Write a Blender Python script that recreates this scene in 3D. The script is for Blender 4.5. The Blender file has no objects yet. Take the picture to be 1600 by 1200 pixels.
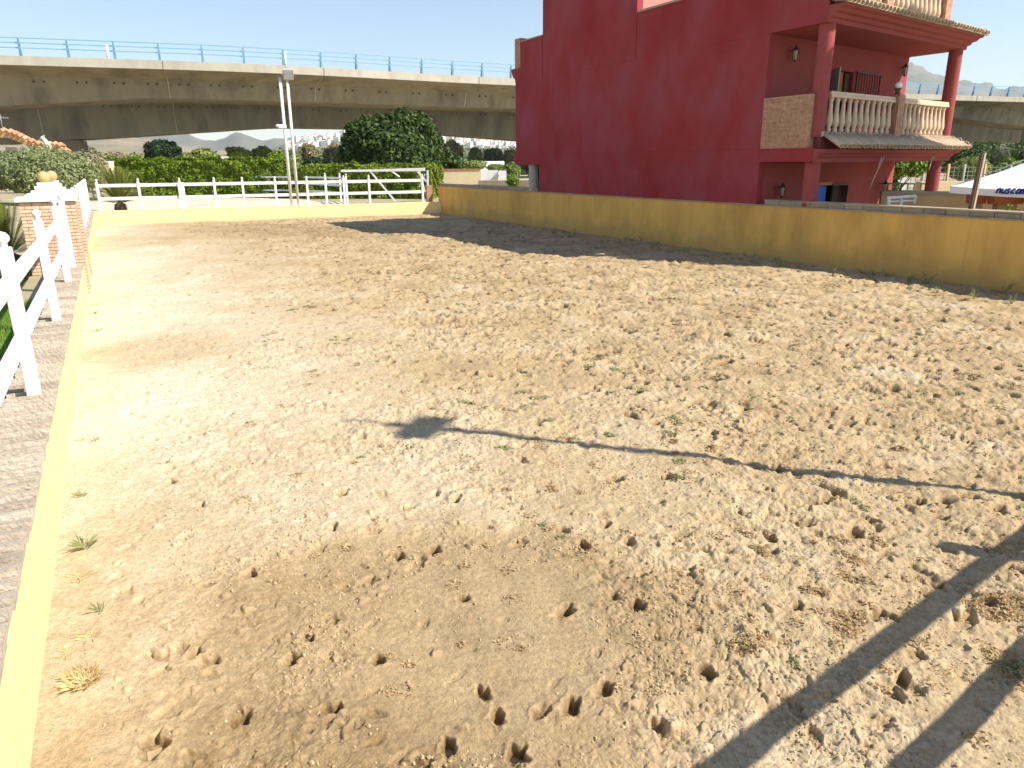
import bpy, math, random
import numpy as np
from mathutils import Vector, Matrix
random.seed(7); RNG = np.random.default_rng(7)
R = math.radians
sc = bpy.context.scene
col = sc.collection

# ---------------------------------------------------------------- camera
PITCH, ROLL, FPX, CAMZ = R(16.9), R(-0.5), 1142.0, 2.15
cam = bpy.data.cameras.new('camera'); cam.sensor_width = 36; cam.lens = 36 * FPX / 1600
cam.clip_start = 0.05; cam.clip_end = 30000
co = bpy.data.objects.new('camera', cam); col.objects.link(co)
_f = Vector((0, math.cos(PITCH), -math.sin(PITCH))); _u0 = Vector((0, math.sin(PITCH), math.cos(PITCH))); _r0 = Vector((1, 0, 0))
_r = _r0 * math.cos(ROLL) + _u0 * math.sin(ROLL); _u = -_r0 * math.sin(ROLL) + _u0 * math.cos(ROLL)
m = Matrix((( _r.x, _u.x, -_f.x, 0), (_r.y, _u.y, -_f.y, 0), (_r.z, _u.z, -_f.z, CAMZ), (0, 0, 0, 1)))
co.matrix_world = m; sc.camera = co

# ---------------------------------------------------------------- light
SUN_AZ, SUN_EL = R(109), R(43)
w = bpy.data.worlds.new('World'); sc.world = w; w.use_nodes = True
nt = w.node_tree; bg = nt.nodes['Background']; sky = nt.nodes.new('ShaderNodeTexSky')
sky.sky_type = 'NISHITA'; sky.sun_disc = False; sky.sun_elevation = SUN_EL; sky.sun_rotation = SUN_AZ
sky.air_density = 1.0; sky.dust_density = 0.2; sky.ozone_density = 1.6; sky.altitude = 30
nt.links.new(sky.outputs[0], bg.inputs[0]); bg.inputs[1].default_value = 0.105
sun = bpy.data.lights.new('sun', 'SUN'); sun.energy = 5.0; sun.angle = R(0.55); sun.color = (1.0, 0.94, 0.85)
so = bpy.data.objects.new('sun', sun); col.objects.link(so)
so.rotation_euler = Vector((math.sin(SUN_AZ) * math.cos(SUN_EL), math.cos(SUN_AZ) * math.cos(SUN_EL), math.sin(SUN_EL))).to_track_quat('Z', 'Y').to_euler()
sc.view_settings.view_transform = 'Standard'; sc.view_settings.look = 'None'
sc.view_settings.exposure = 0.8; sc.view_settings.gamma = 1; sc.view_settings.use_curve_mapping = False
sc.render.engine = 'CYCLES'; sc.cycles.use_denoising = True
sc.cycles.max_bounces = 6; sc.cycles.volume_bounces = 0; sc.cycles.transparent_max_bounces = 8

# ---------------------------------------------------------------- helpers
def ray(x, y):
    a = (x - 800) / FPX; b = (600 - y) / FPX
    c, s = math.cos(ROLL), math.sin(ROLL)
    a, b = a * c - b * s, a * s + b * c
    return Vector((a, math.cos(PITCH) + b * math.sin(PITCH), -math.sin(PITCH) + b * math.cos(PITCH)))
def at(x, y, Y):                      # the point at forward distance Y in the direction measured in the photograph
    r = ray(x, y); p = r * (Y / r.y); return Vector((p.x, p.y, p.z + CAMZ))
def tag(o, label=None, cat=None, group=None, kind=None):
    if label: o['label'] = label
    if cat: o['category'] = cat
    if group: o['group'] = group
    if kind: o['kind'] = kind
    return o
def empty(name, loc=(0, 0, 0), rz=0, label=None, cat=None, group=None):
    o = bpy.data.objects.new(name, None); col.objects.link(o); o.location = loc; o.rotation_euler = (0, 0, rz)
    o.empty_display_size = 0.2
    return tag(o, label, cat, group)
def copy_tree(o, parent=None):
    kids = [c for c in bpy.data.objects if c.parent == o]
    c = o.copy(); col.objects.link(c)
    if parent is not None: c.parent = parent
    for k in kids: copy_tree(k, c)
    return c
class MB:
    def __init__(s): s.v = []; s.f = []; s.sm = []
    def add(s, vs, fs, smooth=False):
        n = len(s.v); s.v += [tuple(v) for v in vs]; s.f += [tuple(i + n for i in f) for f in fs]; s.sm += [smooth] * len(fs)
        return s
    def prism(s, poly, z0, z1):       # poly: list of (x,y); z0/z1 numbers
        n = len(poly)
        vs = [(x, y, z0) for x, y in poly] + [(x, y, z1) for x, y in poly]
        fs = [tuple(range(n - 1, -1, -1)), tuple(range(n, 2 * n))] + [(i, (i + 1) % n, n + (i + 1) % n, n + i) for i in range(n)]
        a = sum(poly[i][0] * poly[(i + 1) % n][1] - poly[(i + 1) % n][0] * poly[i][1] for i in range(n))
        if a < 0: fs = [tuple(reversed(f)) for f in fs]
        return s.add(vs, fs)
    def box(s, c, d, rz=0, rot=None):
        M = rot if rot is not None else Matrix.Rotation(rz, 3, 'Z')
        vs = [Vector(c) + M @ Vector((x * d[0] / 2, y * d[1] / 2, z * d[2] / 2)) for z in (-1, 1) for x, y in ((-1, -1), (1, -1), (1, 1), (-1, 1))]
        return s.add(vs, [(3, 2, 1, 0), (4, 5, 6, 7), (0, 1, 5, 4), (1, 2, 6, 5), (2, 3, 7, 6), (3, 0, 4, 7)])
    def bar(s, a, b, w, h, up=(0, 0, 1)):   # rectangular bar from a to b
        a, b = Vector(a), Vector(b); d = (b - a).normalized(); x = d.cross(Vector(up)).normalized(); z = x.cross(d)
        vs = [p + x * (i * w / 2) + z * (j * h / 2) for p in (a, b) for i, j in ((-1, -1), (1, -1), (1, 1), (-1, 1))]
        return s.add(vs, [(0, 1, 2, 3), (7, 6, 5, 4), (1, 0, 4, 5), (2, 1, 5, 6), (3, 2, 6, 7), (0, 3, 7, 4)])
    def tube(s, pts, r, n=10, cap=True):
        pts = [Vector(p) for p in pts]; rs = r if isinstance(r, (list, tuple)) else [r] * len(pts)
        vs = []; fs = []
        for i, p in enumerate(pts):
            d = (pts[min(i + 1, len(pts) - 1)] - pts[max(i - 1, 0)]).normalized()
            q = d.to_track_quat('Z', 'Y')
            vs += [p + q @ Vector((rs[i] * math.cos(2 * math.pi * k / n), rs[i] * math.sin(2 * math.pi * k / n), 0)) for k in range(n)]
        for i in range(len(pts) - 1):
            fs += [(i * n + k, i * n + (k + 1) % n, (i + 1) * n + (k + 1) % n, (i + 1) * n + k) for k in range(n)]
        s.add(vs, fs, True)
        if cap:
            n0 = len(s.v) - len(vs)
            s.f += [tuple(n0 + k for k in range(n - 1, -1, -1)), tuple(n0 + (len(pts) - 1) * n + k for k in range(n))]; s.sm += [False, False]
        return s
    def lathe(s, c, prof, n=14):      # prof: (r,z) list upward
        vs = [(c[0] + r * math.cos(2 * math.pi * k / n), c[1] + r * math.sin(2 * math.pi * k / n), c[2] + z) for r, z in prof for k in range(n)]
        fs = [(i * n + k, i * n + (k + 1) % n, (i + 1) * n + (k + 1) % n, (i + 1) * n + k) for i in range(len(prof) - 1) for k in range(n)]
        return s.add(vs, fs, True)
    def build(s, name, mat, parent=None, bev=0):
        me = bpy.data.meshes.new(name); me.from_pydata(s.v, [], s.f); me.polygons.foreach_set('use_smooth', s.sm); me.update()
        me.materials.append(mat); o = bpy.data.objects.new(name, me); col.objects.link(o)
        if parent is not None: o.parent = parent
        if bev:
            b = o.modifiers.new('bevel', 'BEVEL'); b.width = bev; b.segments = 2; b.limit_method = 'ANGLE'; b.angle_limit = R(40)
        return o
BALL = [(0.001, -1), (.5, -.866), (.866, -.5), (1, 0), (.866, .5), (.5, .866), (.001, 1)]
def ball(c, r, n=14): return MB().lathe(c, [(a * r, b * r) for a, b in BALL], n)
def npmesh(name, V, F, mat, parent=None, smooth=False, attr=None):
    me = bpy.data.meshes.new(name); k = F.shape[1]
    me.vertices.add(len(V)); me.vertices.foreach_set('co', np.ascontiguousarray(V, dtype=np.float32).ravel())
    me.loops.add(F.size); me.loops.foreach_set('vertex_index', np.ascontiguousarray(F, dtype=np.int32).ravel())
    me.polygons.add(len(F)); me.polygons.foreach_set('loop_start', np.arange(0, F.size, k, dtype=np.int32))
    me.polygons.foreach_set('use_smooth', np.full(len(F), smooth))
    me.update(calc_edges=True)
    if attr:
        for an, av in attr.items():
            a = me.attributes.new(an, 'FLOAT', 'POINT'); a.data.foreach_set('value', av.astype(np.float32).ravel())
    me.materials.append(mat); o = bpy.data.objects.new(name, me); col.objects.link(o)
    if parent is not None: o.parent = parent
    return o

def _hash(ix, iy, seed):
    h = (ix.astype(np.int64) * 374761393 + iy.astype(np.int64) * 668265263 + seed * 1274126177) & 0xffffffff
    h = ((h ^ (h >> 13)) * 1274126177) & 0xffffffff
    return (h ^ (h >> 16)) & 0xffffffff
def perlin(x, y, seed=0):
    ix = np.floor(x); iy = np.floor(y); fx = x - ix; fy = y - iy
    ux = fx * fx * fx * (fx * (fx * 6 - 15) + 10); uy = fy * fy * fy * (fy * (fy * 6 - 15) + 10)
    def g(i, j):
        a = _hash(ix + i, iy + j, seed).astype(np.float64) * (2 * math.pi / 4294967296.0)
        return np.cos(a) * (fx - i) + np.sin(a) * (fy - j)
    return 1.5 * ((g(0, 0) * (1 - ux) + g(1, 0) * ux) * (1 - uy) + (g(0, 1) * (1 - ux) + g(1, 1) * ux) * uy)
def fbm(x, y, sc_, octv=4, seed=0):
    r = np.zeros_like(x); a = 1.0; f = 1.0 / sc_
    for k in range(octv): r += a * perlin(x * f, y * f, seed + k); a *= .5; f *= 2.03
    return r
def sstep(a, b, x):
    t = np.clip((x - a) / (b - a), 0, 1); return t * t * (3 - 2 * t)

# ---------------------------------------------------------------- materials
def mat(name, base, rough=.8, var=None, vscale=3.0, bump=0.0, bscale=20, metal=0, stretch=(1, 1, 1), var2=None, v2scale=.6, spec=.3, island=None, detail=6):
    m_ = bpy.data.materials.new(name); m_.use_nodes = True; t = m_.node_tree; N = t.nodes; L = t.links
    b = N['Principled BSDF']; b.inputs['Roughness'].default_value = rough; b.inputs['Metallic'].default_value = metal
    b.inputs['Specular IOR Level'].default_value = spec; b.inputs['Base Color'].default_value = (*base, 1)
    tc = N.new('ShaderNodeTexCoord'); mp = N.new('ShaderNodeMapping'); mp.inputs['Scale'].default_value = stretch
    L.new(tc.outputs['Object'], mp.inputs[0]); last = None
    def mixin(colr, scale, fac_lo, fac_hi):
        nonlocal last
        n = N.new('ShaderNodeTexNoise'); n.inputs['Scale'].default_value = scale; n.inputs['Detail'].default_value = detail; n.inputs['Roughness'].default_value = .62
        L.new(mp.outputs[0], n.inputs['Vector'])
        r = N.new('ShaderNodeValToRGB'); r.color_ramp.elements[0].position = fac_lo; r.color_ramp.elements[1].position = fac_hi
        L.new(n.outputs['Fac'], r.inputs[0])
        x = N.new('ShaderNodeMix'); x.data_type = 'RGBA'; L.new(r.outputs[0], x.inputs[0])
        if last is None: x.inputs[6].default_value = (*base, 1)
        else: L.new(last, x.inputs[6])
        x.inputs[7].default_value = (*colr, 1); last = x.outputs[2]
    if var: mixin(var, vscale, .35, .65)
    if var2: mixin(var2, v2scale, .48, .7)
    if island:
        g_ = N.new('ShaderNodeNewGeometry'); r = N.new('ShaderNodeValToRGB')
        els = r.color_ramp.elements; els[0].color = (*island[0], 1); els[0].position = 0; els[1].color = (*island[-1], 1)
        for i, c in enumerate(island[1:-1]):
            e = els.new((i + 1) / (len(island) - 1)); e.color = (*c, 1)
        L.new(g_.outputs['Random Per Island'], r.inputs[0])
        if last is None: last = r.outputs[0]
        else:
            x = N.new('ShaderNodeMix'); x.data_type = 'RGBA'; x.inputs[0].default_value = .6; L.new(last, x.inputs[6]); L.new(r.outputs[0], x.inputs[7]); last = x.outputs[2]
    if last is not None: L.new(last, b.inputs['Base Color'])
    if bump:
        n = N.new('ShaderNodeTexNoise'); n.inputs['Scale'].default_value = bscale; n.inputs['Detail'].default_value = 6; L.new(mp.outputs[0], n.inputs['Vector'])
        bp = N.new('ShaderNodeBump'); bp.inputs['Strength'].default_value = bump; bp.inputs['Distance'].default_value = .02
        L.new(n.outputs['Fac'], bp.inputs['Height']); L.new(bp.outputs[0], b.inputs['Normal'])
    return m_
def leafmat(name, cols, trans=.25):
    m_ = mat(name, cols[0], .55, island=cols, spec=.25); t = m_.node_tree; b = t.nodes['Principled BSDF']
    tr = t.nodes.new('ShaderNodeBsdfTranslucent'); mx = t.nodes.new('ShaderNodeMixShader'); mx.inputs[0].default_value = trans
    src = b.inputs['Base Color'].links[0].from_socket; t.links.new(src, tr.inputs[0])
    out = t.nodes['Material Output']; t.links.new(b.outputs[0], mx.inputs[1]); t.links.new(tr.outputs[0], mx.inputs[2]); t.links.new(mx.outputs[0], out.inputs[0])
    return m_
def brickmat(name, c1, c2, mortar, sx=.24, sy=.05, rot=None, bump=.6, frame=None):
    m_ = bpy.data.materials.new(name); m_.use_nodes = True; t = m_.node_tree; N = t.nodes; L = t.links; b = N['Principled BSDF']
    tc = N.new('ShaderNodeTexCoord'); mp = N.new('ShaderNodeMapping'); mp.vector_type = 'POINT'
    # texture x runs along the wall (x+y), texture y is height
    sp = N.new('ShaderNodeSeparateXYZ'); L.new(tc.outputs['Object'], sp.inputs[0])
    ad = N.new('ShaderNodeMath'); ad.operation = 'MULTIPLY_ADD'; L.new(sp.outputs[0], ad.inputs[0]); ad.inputs[1].default_value = frame or 1.0; L.new(sp.outputs[1], ad.inputs[2])
    cb = N.new('ShaderNodeCombineXYZ'); L.new(ad.outputs[0], cb.inputs[0]); L.new(sp.outputs[2], cb.inputs[1])
    br = N.new('ShaderNodeTexBrick'); br.inputs['Scale'].default_value = 1; br.inputs['Brick Width'].default_value = sx; br.inputs['Row Height'].default_value = sy
    br.inputs['Mortar Size'].default_value = .006; br.inputs['Color1'].default_value = (*c1, 1); br.inputs['Color2'].default_value = (*c2, 1); br.inputs['Mortar'].default_value = (*mortar, 1)
    L.new(cb.outputs[0], br.inputs['Vector'])
    n = N.new('ShaderNodeTexNoise'); n.inputs['Scale'].default_value = 14; n.inputs['Detail'].default_value = 5; L.new(tc.outputs['Object'], n.inputs['Vector'])
    x = N.new('ShaderNodeMix'); x.data_type = 'RGBA'; x.blend_type = 'OVERLAY'; x.inputs[0].default_value = .6; L.new(br.outputs[0], x.inputs[6]); L.new(n.outputs['Fac'], x.inputs[7])
    L.new(x.outputs[2], b.inputs['Base Color']); b.inputs['Roughness'].default_value = .9
    bp = N.new('ShaderNodeBump'); bp.invert = True; bp.inputs['Strength'].default_value = bump; bp.inputs['Distance'].default_value = .01
    L.new(br.outputs['Fac'], bp.inputs['Height']); L.new(bp.outputs[0], b.inputs['Normal'])
    return m_

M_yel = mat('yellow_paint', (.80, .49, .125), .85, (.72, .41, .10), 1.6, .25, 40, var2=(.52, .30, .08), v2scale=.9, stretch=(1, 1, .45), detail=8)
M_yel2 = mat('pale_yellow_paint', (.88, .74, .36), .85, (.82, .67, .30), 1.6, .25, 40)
def stains(m_, colr, z0, z1, h):     # damp dirt climbing from the foot of a wall, plus run marks under its top
    t = m_.node_tree; N = t.nodes; L = t.links; b = N['Principled BSDF']; src = b.inputs['Base Color'].links[0].from_socket
    tc = N.new('ShaderNodeTexCoord'); sp = N.new('ShaderNodeSeparateXYZ'); L.new(tc.outputs['Object'], sp.inputs[0])
    n = N.new('ShaderNodeTexNoise'); n.inputs['Scale'].default_value = 2.2; n.inputs['Detail'].default_value = 8; n.inputs['Roughness'].default_value = .65; L.new(tc.outputs['Object'], n.inputs['Vector'])
    ma = N.new('ShaderNodeMath'); ma.operation = 'MULTIPLY_ADD'; L.new(n.outputs['Fac'], ma.inputs[0]); ma.inputs[1].default_value = -1.1; L.new(sp.outputs[2], ma.inputs[2])
    mr = N.new('ShaderNodeMapRange'); mr.inputs[1].default_value = z0 - .55; mr.inputs[2].default_value = z1 - .55; mr.inputs[3].default_value = .75; mr.inputs[4].default_value = 0; L.new(ma.outputs[0], mr.inputs[0])
    x = N.new('ShaderNodeMix'); x.data_type = 'RGBA'; L.new(mr.outputs[0], x.inputs[0]); L.new(src, x.inputs[6]); x.inputs[7].default_value = (*colr, 1)
    mp = N.new('ShaderNodeMapping'); mp.inputs['Scale'].default_value = (7, 7, .35); L.new(tc.outputs['Object'], mp.inputs[0])
    n2 = N.new('ShaderNodeTexNoise'); n2.inputs['Scale'].default_value = 1; n2.inputs['Detail'].default_value = 5; L.new(mp.outputs[0], n2.inputs['Vector'])
    r2 = N.new('ShaderNodeMapRange'); r2.inputs[1].default_value = .55; r2.inputs[2].default_value = .72; r2.inputs[4].default_value = .4; L.new(n2.outputs['Fac'], r2.inputs[0])
    y = N.new('ShaderNodeMix'); y.data_type = 'RGBA'; L.new(r2.outputs[0], y.inputs[0]); L.new(x.outputs[2], y.inputs[6]); y.inputs[7].default_value = (*colr, 1)
    L.new(y.outputs[2], b.inputs['Base Color'])
stains(M_yel2, (.66, .52, .30), .0, .22, 1)
stains(M_yel, (.50, .31, .10), .12, .5, 1)
M_red = mat('red_render', (.315, .042, .046), .9, (.31, .070, .082), .9, .6, 28, var2=(.28, .030, .030), v2scale=.55, stretch=(1, 1, .7), detail=9, spec=.15)
M_red2 = mat('pink_red_render', (.33, .082, .070), .9, (.28, .072, .070), 1.4, .4, 28, spec=.15)
M_redlit = mat('sunlit_red_render', (.60, .24, .20), .9, (.55, .2, .17), 1.4, .3, 28)  # tower's red render with the sunlight put into its colour
M_white = mat('white_paint', (.82, .82, .82), .6, (.72, .71, .68), 6, .25, 30, var2=(.60, .57, .50), v2scale=9)
M_whites = mat('white_plaster', (.82, .81, .78), .8, (.72, .70, .65), 3, .2, 30)
M_brick = brickmat('pillar_brick', (.60, .38, .24), (.66, .46, .31), (.22, .11, .07), .30, .058)
M_brick2 = brickmat('thin_brick', (.42, .20, .11), (.50, .28, .16), (.36, .24, .17), .24, .042)
M_gold = mat('ochre_glaze', (.60, .42, .18), .4, (.48, .31, .12), 5, spec=.5)
M_tile = mat('coping_clay', (.50, .43, .34), .9, (.30, .25, .19), 7, .7, 40, island=[(.46, .39, .30), (.62, .54, .42), (.36, .30, .23), (.54, .45, .35)])
M_cope = mat('brick_coping', (.40, .31, .20), .9, (.28, .22, .15), 6, .5, 30, island=[(.36, .28, .18), (.5, .41, .28), (.30, .23, .16)])
M_conc = mat('concrete', (.31, .27, .195), .9, (.24, .21, .155), .6, .3, 6, var2=(.16, .14, .108), v2scale=.55, stretch=(1, 1, .25), detail=9)
M_concl = mat('light_concrete', (.47, .43, .35), .9, (.38, .34, .27), 1.1, .2, 6, stretch=(1, 1, .4))
M_blue = mat('blue_steel', (.10, .22, .36), .5, (.16, .30, .42), 4)
M_blue2 = mat('light_blue_rail', (.20, .40, .55), .45, (.16, .34, .48), 4)
M_bal = mat('cast_stone', (.70, .55, .38), .85, (.62, .46, .31), 6, .2, 40)
M_rtile = mat('roof_tile', (.52, .40, .28), .9, (.36, .27, .20), 5, .5, 30, island=[(.50, .40, .29), (.60, .46, .30), (.40, .31, .23)])
M_terra = mat('terracotta', (.50, .17, .08), .8, (.42, .13, .06), 4, .3, 30)
M_dark = mat('dark_metal', (.035, .03, .03), .45, (.06, .05, .045), 8)
M_room = mat('dark_interior', (.05, .035, .03), .9)
M_glass = mat('lantern_glass', (.55, .50, .36), .15, spec=.6)
M_wood = mat('dark_wood', (.16, .09, .05), .7, (.10, .055, .03), 6, .3, 30, stretch=(1, 1, .2))
M_orange = mat('orange_wood', (.50, .24, .06), .7, (.40, .18, .05), 6)
M_bluecloth = mat('blue_plastic', (.03, .16, .62), .5)
M_cloth = mat('white_canvas', (.80, .80, .80), .8, (.74, .74, .76), 3, .2, 12)
M_ink = mat('navy_print', (.03, .04, .22), .8)
M_navy = mat('dark_navy', (.05, .06, .09), .6)
M_rope = mat('cord', (.55, .47, .40), .9)
M_grey = mat('grey_steel', (.42, .42, .42), .45, (.34, .34, .34), 6)
M_glassy = mat('lamp_glass', (.60, .68, .70), .12, spec=.8)
M_trunk = mat('bark', (.15, .10, .065), .9, (.08, .055, .04), 8, .8, 20)
M_gar = mat('garden_ground', (.42, .34, .22), .95, (.26, .24, .12), .35, .5, 10, var2=(.5, .43, .30), v2scale=.12)
M_pave = mat('paving', (.52, .42, .33), .9, (.44, .34, .26), 2, .3, 30)
M_pale = mat('pale_sand', (.62, .54, .42), .95, (.54, .46, .34), .6, .4, 10)
M_lf_hedge = leafmat('hedge_leaves', [(.06, .11, .012), (.13, .21, .015), (.20, .28, .02), (.24, .29, .03)])
M_lf_yhedge = leafmat('yellow_hedge_leaves', [(.13, .20, .02), (.28, .31, .03), (.18, .26, .03), (.10, .16, .02)])
M_lf_dark = leafmat('ficus_leaves', [(.030, .058, .014), (.05, .09, .018), (.10, .15, .03), (.035, .065, .016)])
M_lf_olive = leafmat('olive_leaves', [(.17, .20, .07), (.24, .27, .11), (.31, .34, .16), (.13, .16, .05)])
M_lf_mid = leafmat('orchard_leaves', [(.15, .20, .05), (.22, .27, .07), (.30, .33, .10), (.17, .21, .06)])
M_lf_brown = leafmat('dry_leaves', [(.27, .25, .13), (.34, .30, .17), (.22, .22, .11), (.38, .31, .19)])
M_lf_vdark = leafmat('cypress_leaves', [(.012, .03, .012), (.02, .045, .018), (.03, .05, .02)], .1)
M_lf_vine = leafmat('vine_leaves', [(.16, .28, .03), (.22, .34, .05), (.12, .22, .03)], .35)
M_lf_euc = leafmat('eucalyptus_leaves', [(.19, .22, .12), (.24, .26, .15), (.15, .18, .10), (.28, .28, .18)])
M_cyc = leafmat('cycad_fronds', [(.11, .14, .02), (.17, .19, .04), (.26, .26, .06), (.06, .09, .02)], .15)
M_weedg = leafmat('green_weed', [(.20, .23, .08), (.27, .30, .11), (.32, .33, .15), (.22, .24, .11)])
M_weedd = leafmat('dry_weed', [(.52, .37, .18), (.44, .28, .13), (.58, .45, .25), (.40, .28, .14)])
M_straw = leafmat('straw_blades', [(.70, .55, .28), (.58, .42, .18), (.78, .62, .33)])

# sand: base colour from measured patches (dry / damp / raked) and painted left-side glare kept as an attribute, grain from noise
def sandmat():
    m_ = bpy.data.materials.new('arena_sand'); m_.use_nodes = True; t = m_.node_tree; N = t.nodes; L = t.links; b = N['Principled BSDF']
    b.inputs['Roughness'].default_value = .95; b.inputs['Specular IOR Level'].default_value = .1
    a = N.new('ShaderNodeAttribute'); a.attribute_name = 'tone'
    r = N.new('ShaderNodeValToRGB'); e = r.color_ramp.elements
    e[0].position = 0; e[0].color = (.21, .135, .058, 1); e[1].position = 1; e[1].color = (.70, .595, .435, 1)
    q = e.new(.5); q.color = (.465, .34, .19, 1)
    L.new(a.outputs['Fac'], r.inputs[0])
    tc = N.new('ShaderNodeTexCoord')
    def noise(s, d=6, rg=.65):
        n = N.new('ShaderNodeTexNoise'); n.inputs['Scale'].default_value = s; n.inputs['Detail'].default_value = d; n.inputs['Roughness'].default_value = rg
        L.new(tc.outputs['Object'], n.inputs['Vector']); return n
    n1 = noise(34, 12, .8); mr = N.new('ShaderNodeMapRange'); mr.inputs[1].default_value = .3; mr.inputs[2].default_value = .7; mr.inputs[3].default_value = .55; mr.inputs[4].default_value = 1.28
    L.new(n1.outputs['Fac'], mr.inputs[0])
    x = N.new('ShaderNodeMix'); x.data_type = 'RGBA'; x.blend_type = 'MULTIPLY'; x.inputs[0].default_value = 1
    L.new(r.outputs[0], x.inputs[6]); L.new(mr.outputs[0], x.inputs[7]); L.new(x.outputs[2], b.inputs['Base Color'])
    n2 = noise(120, 8, .7); n3 = noise(38, 5, .6)
    b1 = N.new('ShaderNodeBump'); b1.inputs['Strength'].default_value = .7; b1.inputs['Distance'].default_value = .012; L.new(n3.outputs['Fac'], b1.inputs['Height'])
    b2 = N.new('ShaderNodeBump'); b2.inputs['Strength'].default_value = .9; b2.inputs['Distance'].default_value = .006; L.new(n2.outputs['Fac'], b2.inputs['Height'])
    L.new(b1.outputs[0], b2.inputs['Normal']); L.new(b2.outputs[0], b.inputs['Normal'])
    return m_
M_sand = sandmat()

# ---------------------------------------------------------------- plan frames
LA, RA = R(-28), R(-28.7)
L0 = np.array([-1.81, 2.19]); LU = np.array([math.sin(LA), math.cos(LA)]); LN = np.array([-LU[1], LU[0]])
R0 = np.array([8.45, 12.05]); RU = np.array([math.sin(RA), math.cos(RA)]); RN = np.array([-RU[1], RU[0]])
def LP(l, s): p = L0 + l * LN + s * LU; return (p[0], p[1])
def RP(d, s): p = R0 + d * RN + s * RU; return (p[0], p[1])
FA = np.array([-15.65, 28.25]); FB = np.array([-3.12, 33.05]); FD = (FB - FA) / np.linalg.norm(FB - FA); FN = np.array([-FD[1], FD[0]])
def FP(t, n): p = FA + t * FD + n * FN; return (p[0], p[1])       # n positive = beyond the arena
ND = np.array([.8, .6]); NN = np.array([.6, -.8])
def NP(t, n): p = np.array([0.0, -0.02]) + t * ND + n * NN; return (p[0], p[1])  # near wall line, n positive = out of the arena
TOP = .50; GZ = .34

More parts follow.
